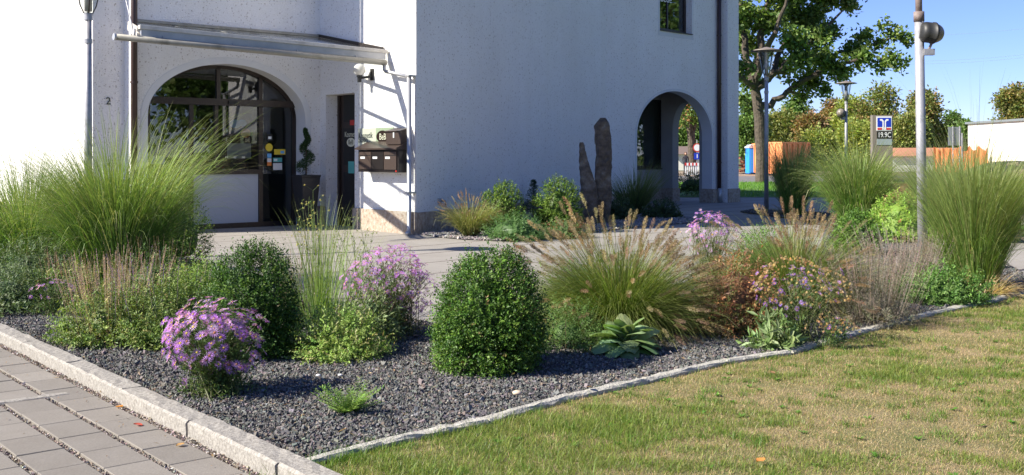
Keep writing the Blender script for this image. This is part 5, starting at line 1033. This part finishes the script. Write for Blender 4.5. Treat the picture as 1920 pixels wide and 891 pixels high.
# ------------------------------------------------------------------ trees
def limb(g, pts, r0, r1, rng, sides=8, wob=.04):
    pts = np.array(pts, float); t = np.linspace(0, len(pts) - 1, len(pts) * 4 - 3); P = np.stack([np.interp(t, np.arange(len(pts)), pts[:, k]) for k in range(3)], 1)
    P[1:-1] += rng.normal(0, wob * r0 * 2, P[1:-1].shape); g.tube(P, np.linspace(r0, r1, len(P)), sides)
def tree(base, h, blobs, label, rng, leaf, nl, cols, tr=.2, name='tree', cat='tree', group=None, forks=None):
    t = thing(name, base, label, cat, group); base = np.array(base, float); g = Geo(); C = np.array([b[:3] for b in blobs], float); Rr = np.array([b[3] for b in blobs], float)
    top = base + (0, 0, h * .38); limb(g, [base, base + (0, 0, h * .2), top], tr, tr * .75, rng, 10)
    for c_ in C:
        m_ = top * .5 + c_ * .5 + rng.normal(0, .06 * h, 3) * .5; limb(g, [top, m_, c_], tr * .45, tr * .1, rng, 6)
    g.build('trunk', 'bark', t)
    g = Geo(); w_ = Rr ** 2; nc = rng.multinomial(nl // 14, w_ / w_.sum()); cen, rad = np.repeat(C, nc, 0), np.repeat(Rr, nc); d = unit(len(cen), rng)
    cl = cen + d * (rad * rng.uniform(.45, 1.08, len(rad)))[:, None] * np.array([1, 1, .85]); n = len(cl) * 14; sp = np.repeat(rad * .16 + leaf * .6, 14)[:, None]
    P = np.repeat(cl, 14, 0) + rng.normal(0, 1, (n, 3)) * sp; out = nrm(np.repeat(d, 14, 0) + unit(n, rng) * .8); cc = np.repeat(jit(rng, cols, len(cl), .16), 14, 0) * np.exp(rng.normal(0, .12, (n, 1)))
    g.leaves(P, out, nrm(unit(n, rng) + (0, 0, 1.)), leaf * np.exp(rng.normal(0, .25, n)), leaf * .7, cc); g.build('crown', 'leaf', t); return t
OAK = [((.09, .15, .03), 4), ((.14, .21, .045), 3), ((.2, .27, .07), 1.5)]
YO = 56.0; rng = R_(70); base = G(1427, HZ + F * EYE / YO); oak = thing('oak_tree', base, 'big spreading oak with a thick trunk right of the arcade corner', 'tree')
A = lambda px, py, dy=0.0: at(px, py, YO + dy)
g = Geo(); limb(g, [base, A(1428, 290), A(1424, 230), A(1419, 185), A(1413, 160)], .31, .24, rng, 14, .02)
LIMBS = [([A(1424, 200), A(1446, 196), A(1475, 172), A(1524, 143), A(1582, 118, -1), A(1636, 106, -1), A(1694, 115, -2)], .2, .03), ([A(1418, 168), A(1440, 150), A(1485, 112), A(1530, 66), A(1580, 20)], .24, .05),
 ([A(1413, 162), A(1400, 110), A(1392, 40), A(1380, -60)], .26, .08), ([A(1413, 160), A(1425, 90), A(1440, 0), A(1460, -90)], .26, .08), ([A(1413, 165), A(1395, 150, -2), A(1360, 120, -3), A(1320, 100, -3)], .16, .05),
 ([A(1524, 143), A(1570, 100, 1), A(1640, 80, 1), A(1700, 65, 1)], .12, .03), ([A(1440, 150), A(1480, 60, 3), A(1540, -20, 4)], .18, .04), ([A(1475, 172), A(1500, 175, 2), A(1520, 185, 3)], .1, .03), ([A(1418, 150), A(1450, 60, -3), A(1490, -40, -4)], .2, .05)]
for pts, r0, r1 in LIMBS: limb(g, pts, r0, r1, rng, 8, .12)
g.build('trunk', 'bark', oak)
BL = [(1392, 30, 30, 0), (1400, 80, 22, 2), (1392, 130, 14, -2), (1440, 40, 30, 0), (1430, 95, 20, 3), (1460, -30, 45, 0), (1400, -60, 50, 2), (1480, 20, 34, 2), (1490, 75, 24, -2), (1520, 40, 26, 2), (1536, 70, 22, 0), (1470, 125, 18, 2), (1500, 110, 20, -2), (1560, 58, 14, 1), (1545, 110, 20, -1), (1520, 150, 20, 1), (1500, 182, 15, 2), (1548, 172, 10, 0), (1570, 130, 18, -1), (1595, 95, 17, 1), (1580, 140, 10, 0), (1620, 70, 13, 1), (1620, 105, 15, -1), (1650, 80, 10, 1), (1650, 122, 10, -1), (1680, 62, 12, 1), (1702, 72, 10, 1), (1670, 112, 11, -2), (1688, 122, 8, -2), (1608, 120, 9, 0), (1590, 8, 16, 3), (1560, -10, 30, 3), (1610, -20, 18, 3), (1490, 160, 9, 0), (1412, 150, 9, 1), (1394, 160, 8, -1), (1520, -40, 46, 2), (1350, 60, 30, -3), (1330, -10, 45, -3), (1390, 185, 7, 1), (1660, 45, 7, 1), (1525, 110, 14, 2), (1532, 15, 14, 3)]
g = Geo(); k = YO / F
for (px, py, r, dy) in BL:
    c_ = A(px, py, dy); rr = r * k; m_ = max(7, int(12 * r * r / 100)); d = unit(m_, rng); cl = c_ + d * (rr * rng.uniform(.1, 1.05, m_))[:, None] * np.array([1, 1.3, 1]); nn = 13; n = m_ * nn
    P = np.repeat(cl, nn, 0) + rng.normal(0, .19, (n, 3)); cc = np.repeat(jit(rng, OAK, m_, .15), nn, 0) * np.exp(rng.normal(0, .12, (n, 1))); g.leaves(P, unit(n, rng), nrm(unit(n, rng) + (0, 0, .9)), .23 * np.exp(rng.normal(0, .2, n)), .17, cc)
g.build('crown', 'leaf', oak)
GREEN = [((.11, .19, .045), 3), ((.17, .26, .07), 2)]; OLIVE = [((.20, .23, .06), 3), ((.27, .27, .08), 2), ((.14, .18, .05), 2)]; AUT = [((.27, .17, .07), 3), ((.22, .21, .07), 3), ((.33, .19, .08), 1)]; YEL = [((.32, .36, .08), 3), ((.24, .30, .07), 2)]; MIXD = [((.22, .23, .06), 3), ((.29, .20, .08), 1.2), ((.15, .19, .05), 2.4)]
def bgtree(px, top, wpx, Y, cols, label, seed, nl=7000, bot=320):
    rng = R_(seed); b = at(px, HZ, Y); b[2] = 0; h = EYE + (HZ - top) * Y / F; w_ = wpx * Y / F / 2; bl = []
    for i in range(13):
        q = rng.uniform(0, 6.28); z = rng.uniform(.18, .84); r = w_ * math.sin(math.pi * min(.95, z * .78 + .12)) * rng.uniform(.3, .62); bl.append((b[0] + math.cos(q) * r, b[1] + math.sin(q) * r, h * z, w_ * rng.uniform(.34, .5)))
    bl.append((b[0], b[1], h - w_ * .38, w_ * .4)); bl.append((b[0], b[1], h * .5, w_ * .6))
    return tree(b, h, bl, label, rng, .30 * Y / 110, nl * 3, cols, .22, 'park_tree', 'tree', 'trees beyond the road')
for i, a_ in enumerate([(1402, 180, 70, 98, GREEN, 'dark green tree filling the gap between the arcade corner and the oak trunk'), (1468, 212, 90, 118, OLIVE, 'olive green tree right behind the orange containers'), (1492, 192, 84, 128, GREEN, 'rounded green tree top above the orange container'),
    (1524, 218, 84, 112, AUT, 'rust brown tree above the right end of the orange container'), (1562, 190, 66, 126, AUT, 'reddish tree with open crown left of the furthest lamp'), (1598, 186, 96, 118, YEL, 'yellow green tree directly behind the furthest lamp'), (1655, 160, 130, 112, MIXD, 'biggest background tree, mixed green and brown, behind the bank pylon'),
    (1733, 172, 104, 116, MIXD, 'dark background tree just right of the steel pole'), (1706, 215, 90, 104, OLIVE, 'lower olive tree between the bank pylon and the steel pole'), (1545, 255, 90, 100, YEL, 'low yellow green tree under the reddish open one'), (1622, 240, 100, 98, YEL, 'low yellow green tree left of the bank pylon'),
    (1787, 216, 40, 190, GREEN, 'small distant pale tree behind the back of the road sign'), (1812, 232, 30, 150, GREEN, 'small slim tree at the left edge of the white hall'), (1905, 165, 92, 118, MIXD, 'brown green tree rising behind the white hall roof'), (1760, 262, 70, 130, OLIVE, 'low bushy tree behind the red roof')]):
    bgtree(*a_, 100 + i, 9000 if a_[2] > 75 else 5200)
# tree and things seen through the arcade
rng = R_(130); b = at(1299, HZ, 82); b[2] = 0; s2 = 82 / F
tt_ = thing('street_tree', b, 'slender tree with twisting trunk seen through the arcade arch', 'tree'); g = Geo(); limb(g, [b, at(1296, 250, 82), at(1290, 215, 82), at(1286, 180, 82)], .34, .2, rng, 10); limb(g, [at(1296, 262, 82), at(1304, 232, 82), at(1308, 180, 82)], .15, .08, rng, 8); limb(g, [at(1296, 250, 82), at(1280, 215, 83), at(1270, 190, 83)], .14, .06, rng, 8); g.build('trunk', 'bark', tt_)
g = Geo(); m_ = 420; cl = np.stack([rng.uniform(1255, 1335, m_), rng.uniform(120, 232, m_)], 1); P = np.array([at(x, y, 82 + rng.normal(0, 1.2)) for x, y in cl]); P = np.repeat(P, 12, 0) + rng.normal(0, .25, (m_ * 12, 3)); g.leaves(P, unit(len(P), rng), unit(len(P), rng) + (0, 0, .8), .26, .17, np.repeat(jit(rng, [((.16, .26, .05), 3), ((.12, .2, .04), 2), ((.3, .14, .06), .8)], m_), 12, 0)); g.build('crown', 'leaf', tt_)
bgtree(1288, 225, 90, 128, GREEN, 'green tree low behind the twisting trunk in the arcade view', 131, 6000)
# ------------------------------------------------------------------ far things
class FF(Frame):
    pass
def facing(px, Y, rz=0.0):                                  # a frame standing at distance Y, turned rz about the vertical
    o = at(px, HZ, Y); return Frame(o[:2], (math.cos(rz), math.sin(rz)), (math.sin(rz), -math.cos(rz)))
# portable toilet
fr = facing(1408, 80, .12); w_ = 1.0; t = thing('portable_toilet', (*fr.O, 0), 'blue portable toilet with white domed roof beside the orange container', 'portable toilet')
fr = facing(1405, 80, .1); g = Geo(); g.box(fr, 0, .82, .08, 2.0, -.95, 0); g.build('cabin', 'toilet_blue', t); g = Geo(); g.box(fr, .06, .76, .15, 1.9, .001, .03); g.build('door', 'toilet_blue', t)
V = [fr.pt(a_, h, d) for d in (.06, -1.0) for a_, h in ((-.05, 1.99), (.87, 1.99), (.87, 2.08), (.62, 2.25), (.2, 2.25), (-.05, 2.08))]
Geo().add(V, [np.array([[0, 1, 2, 3, 4, 5], [11, 10, 9, 8, 7, 6]]), np.array([[i, (i + 1) % 6, (i + 1) % 6 + 6, i + 6] for i in range(6)])]).build('roof', 'grey_plastic', t)
g = Geo(); g.box(fr, -.03, .85, 0, .08, -.97, .02); g.build('base', 'dark', t)
# containers
def container(fr, L, Dp, h, label, nm='skip_container'):
    t = thing(nm, (*fr.O, 0), label, 'container'); g = Geo(); g.box(fr, 0, L, .15, h, -Dp, 0); g.build('body', 'orange_steel', t)
    g = Geo(); g.box(fr, -.05, L + .05, h + .002, h + .12, -Dp - .05, .05); g.build('rim', 'orange_steel', t)
    g = Geo(); n = max(2, int(L / .55))
    for i in range(n + 1): x = L * i / n; g.box(fr, x - .05, x + .05, .15, h, .001, .09)
    n2 = max(2, int(Dp / .55))
    side = Frame(fr.pt(L, 0, 0)[:2], -fr.n, fr.u)
    for i in range(n2 + 1): x = Dp * i / n2; g.box(side, x - .05, x + .05, .15, h, .001, .09)
    lf = Frame(fr.pt(0, 0, 0)[:2], fr.n, -fr.u)
    for i in range(n2 + 1): x = -Dp * i / n2; g.box(lf, x - .05, x + .05, .15, h, .001, .07)
    g.build('ribs', 'orange_steel', t); return t
fr = facing(1466, 74, .62); container(fr, 2.9, 2.3, 2.25, 'long orange steel container with ribbed side, right of the oak trunk')
g_ = facing(1428, 78, .05); container(g_, .75, 2.4, 2.2, 'narrow orange container end between the toilet and the oak trunk')
# pallets of bricks by the corner
t = thing('brick_pallet', at(1397, HZ, 82) * (1, 1, 0), 'untidy pallet of bricks and timber by the arcade corner', 'pallet'); rng = R_(140); g = Geo()
for i in range(40): g.cbox(at(1397 + rng.uniform(-11, 9), HZ, 82) * (1, 1, 0) + (0, rng.uniform(-.4, .4), .12 + rng.random() ** 1.5 * 1.1), .3, .15, .12, rng.uniform(0, 3))
g.build('bricks', 'brick', t); g = Geo()
for i in range(9): g.cbox(at(1397, HZ, 82) * (1, 1, 0) + (rng.normal(0, .2), rng.uniform(-.6, .6), rng.uniform(0, 1.3)), 1.1, .1, .04, rng.normal(0, .4))
g.build('timber', 'pallet', t)
# bank pylon
fr = facing(1644, 44, -.08); s_ = 44 / F; Hp = EYE + (HZ - 216) * s_; t = thing('bank_pylon', (*fr.O, 0), 'grey bank pylon with a blue and white emblem and a digital temperature reading', 'pylon sign')
g = Geo(); g.box(fr, -.17, .64, 0, Hp, -.35, 0); g.build('column', 'pylon_grey', t)
hh = lambda py: EYE + (HZ - py) * s_
g = Geo(); g.box(fr, -.02, .60, hh(245), hh(218.5), .002, .02); g.build('emblem_panel', 'white_paint', t)
g = Geo(); g.box(fr, .02, .56, hh(238), hh(221), .022, .03); g.build('emblem_blue_field', 'sign_blue', t)
g = Geo(); cx = .29
for sgn in (-1, 1):
    V = [fr.pt(cx + sgn * x, h, .033) for x, h in ((.02, hh(243)), (.02, hh(227)), (.08, hh(223.5)), (.17, hh(223.5)), (.17, hh(226.5)), (.11, hh(226.5)), (.07, hh(229)), (.07, hh(243)))]
    g.add(V, np.array([list(range(8))]))
g.build('emblem_white_mark', 'white_paint', t)
g = Geo(); g.box(fr, .02, .20, hh(243.5), hh(240), .022, .03); g.box(fr, .38, .56, hh(243.5), hh(240), .022, .03); g.build('emblem_red_bars', 'sign_red', t)
g = Geo(); g.box(fr, .0, .58, hh(259), hh(247), .002, .02); dsp_ = g.build('display', 'dark', t)
text('19.9C', fr, .03, hh(257.6), .022, .30, 'lettering_white', dsp_, 'temperature_reading', .75)
g = Geo(); g.box(fr, .0, .60, hh(272), hh(261), .002, .02); g.build('lower_panel', 'pylon_panel', t)
# white hall
p0 = at(1815, HZ, 84); t = thing('white_hall', p0 * (1, 1, 0), 'plain white hall with flat roof at the right edge', 'building'); fr = Frame(p0[:2], (.04, -1), (-1, -.04)); hb = EYE + (HZ - 233) * 84 / F
g = Geo(); g.box(fr, 0, 26, 0, hb, -14, 0); g.build('wall', 'cream_wall', t); g = Geo(); g.box(fr, -.15, 26.1, hb + .002, hb + .16, -14.1, .18); g.build('roof_edge', 'sign_back', t)
# long low red roof with white wall
p0 = at(1668, HZ, 92); fr = Frame(p0[:2], (1, -.05), (-.05, -1)); t = thing('low_shed', p0 * (1, 1, 0), 'long low shed with a rusty red roof left of the white hall', 'shed')
g = Geo(); g.box(fr, 0, 7.2, 0, 1.35, -5, 0); g.build('wall', 'white_paint', t)
Geo().add([fr.pt(-.3, 1.36, .4), fr.pt(7.4, 1.36, .4), fr.pt(7.4, 2.1, -3), fr.pt(-.3, 2.1, -3), fr.pt(-.3, 1.36, -6), fr.pt(7.4, 1.36, -6)], np.array([[0, 1, 2, 3], [3, 2, 5, 4]])).build('roof', 'roof_tile', t)
t = Geo(); fr = facing(1790, 80, 0); V = []; rng = R_(150)
for i in range(25):
    for h in (0, .8, 1.9 + .12 * math.sin(i * 1.3) + .2 * (i % 4 == 0)): V.append(fr.pt(-1.6 + i * .17, h, rng.normal(0, .05)))
t.add(V, np.array([[i * 3 + j, i * 3 + 3 + j, i * 3 + 4 + j, i * 3 + 1 + j] for i in range(24) for j in range(2)]), (.75, .2, .06)); tag(t.build('safety_fence', 'rust_mesh', None, False, (*fr.O, 0)), 'orange plastic safety fence in front of the shed by the white hall', 'safety fence')
# road sign back and traffic light
p0 = at(1791, HZ, 72); p0[2] = 0; fr = facing(1791, 72, 0); s_ = 72 / F; t = thing('road_sign', p0, 'large rectangular road sign seen from behind left of the white hall', 'road sign')
Geo().tube([p0 - (.15, 0, 0), p0 + (-.15, 0, 3.4)], .04, 8).build('post', 'galvanised', t); Geo().tube([p0 + (.3, 0, 0), p0 + (.3, 0, 3.4)], .04, 8).build('post', 'galvanised', t); g = Geo(); g.box(fr, -.45, .42, 2.1, 3.35, -.08, -.045); g.build('panel', 'sign_back', t)
p0 = at(1804, HZ, 70); p0[2] = 0; t = thing('traffic_light', p0, 'traffic light seen from behind beside the road sign', 'traffic light'); g = Geo(); g.tube([p0, p0 + (0, 0, 2.9)], .05, 8); g.build('post', 'galvanised', t)
g = Geo(); g.cbox(p0 + (.12, 0, 1.7), .26, .24, .85, .4); g.build('housing', 'black_paint', t)
g = Geo(); [g.lathe(p0 + (.12, 0, 1.85 + .27 * i), [(.1, 0), (.12, .2)], 10, axis=(.5, -.85, 0)) for i in range(3)]; g.build('visors', 'black_paint', t)
# earth mound
def mound(px, Y, rx, ry, h, label, seed):
    rng = R_(seed); b = at(px, HZ, Y); b[2] = 0; n = 40; gx, gy = np.meshgrid(np.linspace(-1, 1, n), np.linspace(-1, 1, n)); P = np.c_[gx.ravel(), gy.ravel()]; z = h * np.exp(-(P ** 2).sum(1) * 3.2) * (1 + .35 * lump(P, rng, 4, 8)) + .10 * lump(P, rng, 14, 8) * np.exp(-(P ** 2).sum(1) * 2) - .03
    o = Geo().add(np.c_[b[0] + P[:, 0] * rx, b[1] + P[:, 1] * ry, z], np.array([[i * n + j, i * n + j + 1, (i + 1) * n + j + 1, (i + 1) * n + j] for i in range(n - 1) for j in range(n - 1)])).build('earth_mound', 'earth', None, True, tuple(b)); tag(o, label, 'earth mound')
mound(1925, 62, 7, 7, 1.05, 'heap of brown soil in front of the white hall', 151); mound(1850, 66, 5, 3, .35, 'low strip of turned soil left of the soil heap', 152)
P = scatter([(10.5, 22), (14, 21), (20, 30), (20, 36), (11.5, 36)], 26, R_(153)); g = Geo(); stones(g, np.c_[P, np.full(len(P), .03)], .11, jit(R_(154), [((.3, .28, .25), 1), ((.2, .18, .16), 1)], len(P)), R_(155)); tag(g.build('rubble', 'coloured'), 'grey rubble stones beyond the bed at the right edge', 'rubble', None, 'stuff')
# through the arcade: white house, barrier, signs, person
p0 = at(1262, HZ, 100); fr = Frame(p0[:2], (1, 0.02), (.02, -1)); t = thing('white_house', p0 * (1, 1, 0), 'low white house with brown roof seen through the arcade arch', 'house'); hw = EYE + (HZ - 289) * 100 / F
g = Geo(); g.box(fr, 0, 4.4, 0, hw, -6, 0); g.build('wall', 'cream_wall', t); hr = EYE + (HZ - 274) * 100 / F
Geo().add([fr.pt(-.3, hw - .02, .4), fr.pt(4.7, hw - .02, .4), fr.pt(4.5, hr, -2.5), fr.pt(-.2, hr, -2.5), fr.pt(-.3, hw - .02, -6.4), fr.pt(4.7, hw - .02, -6.4)], np.array([[0, 1, 2, 3], [3, 2, 5, 4]])).build('roof', 'roof_brown', t)
fr = facing(1284, 72, 0); t = thing('construction_barrier', (*fr.O, 0), 'red and white construction barrier seen through the arcade arch', 'barrier'); g = Geo()
for i in range(8): g.box(fr, .02 + i * .135, .09 + i * .135, .12, .9, -.03, 0)
g.box(fr, 0, 1.1, .1, .16, -.035, -.031); g.build('bars', 'white_paint', t); 
for i in range(5): Geo().box(fr, i * .24, i * .24 + .12, .74, .93, .003, .03).build('red_stripe', 'sign_red', t)
for i in range(5): Geo().box(fr, i * .24 + .12, min(1.1, i * .24 + .24), .74, .93, .003, .03).build('white_stripe', 'white_paint', t); g = Geo(); g.box(fr, .1, .3, 0, .1, -.3, .3); g.box(fr, .8, 1.0, 0, .1, -.3, .3); g.build('feet', 'dark', t)
p0 = at(1307, HZ, 74); p0[2] = 0; t = thing('no_entry_sign', p0, 'round white sign with red rim above a blue plate, seen through the arcade arch', 'road sign'); g = Geo(); g.tube([p0, p0 + (0, 0, 2.5)], .035, 8); g.build('post', 'galvanised', t)
zc = EYE + (HZ - 277) * 74 / F; g = Geo(); g.lathe(p0 + (0, -.05, zc), [(0, 0), (.30, 0), (.30, .02)], 28, axis=(0, -1, 0)); g.lathe(p0 + (0, -.072, zc), [(.30, 0), (.235, .001)], 28, axis=(0, -1, 0)); g.build('red_rim', 'sign_red', t); g = Geo(); g.lathe(p0 + (0, -.074, zc), [(0, .001), (.23, .001)], 28, axis=(0, -1, 0)); g.build('white_disc', 'white_paint', t)
fr = facing(1307, 74, 0); g = Geo(); zb = EYE + (HZ - 293) * 74 / F; g.box(fr, -.22, .22, zb - .22, zb + .22, .04, .06); g.build('blue_plate', 'sign_blue', t); g = Geo(); g.box(fr, -.03, .03, zb - .13, zb + .14, .062, .066); g.build('white_mark', 'white_paint', t)
# person behind the barrier (one skinned body)
p0 = at(1285.5, HZ, 75); p0[2] = 0; t = thing('person', p0, 'person in dark clothes with brown hair standing behind the construction barrier', 'person')
J = {'pel': (0, 0, .86), 'sp': (0, 0, 1.08), 'ch': (0, 0, 1.28), 'nk': (0, 0, 1.4), 'hd': (0, -.01, 1.5), 'ht': (0, 0, 1.6), 'lh': (-.09, 0, .82), 'lk': (-.1, -.03, .46), 'la': (-.1, .02, .08), 'lf': (-.1, -.14, .03), 'rh': (.09, 0, .82), 'rk': (.1, -.05, .46), 'ra': (.11, .0, .08), 'rf': (.11, -.16, .03), 'ls': (-.17, 0, 1.33), 'le': (-.2, .02, 1.08), 'lw': (-.17, -.1, .86), 'rs': (.17, 0, 1.33), 're': (.2, .02, 1.08), 'rw': (.17, -.1, .88)}
Rr = {'pel': .13, 'sp': .11, 'ch': .13, 'nk': .05, 'hd': .085, 'ht': .07, 'lh': .085, 'lk': .055, 'la': .04, 'lf': .035, 'rh': .085, 'rk': .055, 'ra': .04, 'rf': .035, 'ls': .06, 'le': .042, 'lw': .03, 'rs': .06, 're': .042, 'rw': .03}
ks = list(J); E = [('pel', 'sp'), ('sp', 'ch'), ('ch', 'nk'), ('nk', 'hd'), ('hd', 'ht'), ('pel', 'lh'), ('lh', 'lk'), ('lk', 'la'), ('la', 'lf'), ('pel', 'rh'), ('rh', 'rk'), ('rk', 'ra'), ('ra', 'rf'), ('ch', 'ls'), ('ls', 'le'), ('le', 'lw'), ('ch', 'rs'), ('rs', 're'), ('re', 'rw')]
me = bpy.data.meshes.new('body'); me.from_pydata([J[k] for k in ks], [(ks.index(a_), ks.index(b_)) for a_, b_ in E], []); ob = bpy.data.objects.new('body', me); COL.objects.link(ob); ob.parent = t
ob.modifiers.new('skin', 'SKIN'); 
for i, k in enumerate(ks): me.skin_vertices[0].data[i].radius = (Rr[k], Rr[k] * .85)
me.skin_vertices[0].data[0].use_root = True; ob.modifiers.new('sub', 'SUBSURF').levels = 1; ob.modifiers['sub'].render_levels = 1; me.materials.append(M['dark_fabric'])
g = Geo(); g.lathe(p0 + (0, .03, 1.40), [(0, 0), (.08, .02), (.11, .12), (.105, .2), (.06, .26), (0, .27)], 14); g.build('hair', 'hair', t, True)
g = Geo(); g.lathe(p0 + (0, -.065, 1.45), [(0, 0), (.05, .02), (.07, .08), (.06, .14), (0, .17)], 12); g.build('face', 'skin', t, True)
# power cables
for i, (y0, y1, nm) in enumerate(((112, 96, 'lowest'), (107, 90, 'middle'), (60, 40, 'highest'))):
    p = at(1560, y0 + 6, 150); q = at(2150, y1 - 20, 130); P = [p + (q - p) * t_ + (0, 0, -1.2 * math.sin(math.pi * t_)) for t_ in np.linspace(0, 1, 16)]
    g = Geo(); g.tube(P, .012, 4, caps=False); tag(g.build('power_cable', 'wire', None, False, tuple(P[0])), f'{nm} thin power cable crossing the sky at the right', 'cable', 'power cables')
# things behind and beside the photographer that the glass and canopy mirror
rng = R_(160)
for i, (x, y, h, w_) in enumerate(((27, 14, 9, 4.5), (30, 5, 10, 5), (24, -4, 9, 5), (38, 24, 11, 6), (44, 36, 12, 6), (46, 43, 12, 6), (34, 9, 11, 6), (42, 30, 12, 6))):
    bl = [(x + rng.normal(0, w_ * .3), y + rng.normal(0, w_ * .3), h * rng.uniform(.15, .9), w_ * rng.uniform(.35, .55)) for _ in range(12)]; tree((x, y, 0), h, bl, f'{ordn[i]} broad tree standing out of frame to the right, mirrored in the glass', rng, .4, 9000, GREEN, .25, 'park_tree', 'tree', 'trees out of frame')
t = thing('plastered_house', (36, 2, 0), 'white house with windows out of frame to the right, mirrored in the glass', 'house'); fr = Frame((33, 14), (.35, -.94), (-.94, -.35)); g = Geo(); g.box(fr, 0, 3.4, 0, 6, -8, 0); g.build('wall', 'cream_wall', t)
for a_ in (.5, 2): g = Geo(); g.box(fr, a_, a_ + 1, 1, 2.5, .002, .03); g.build('window', 'dark', t)
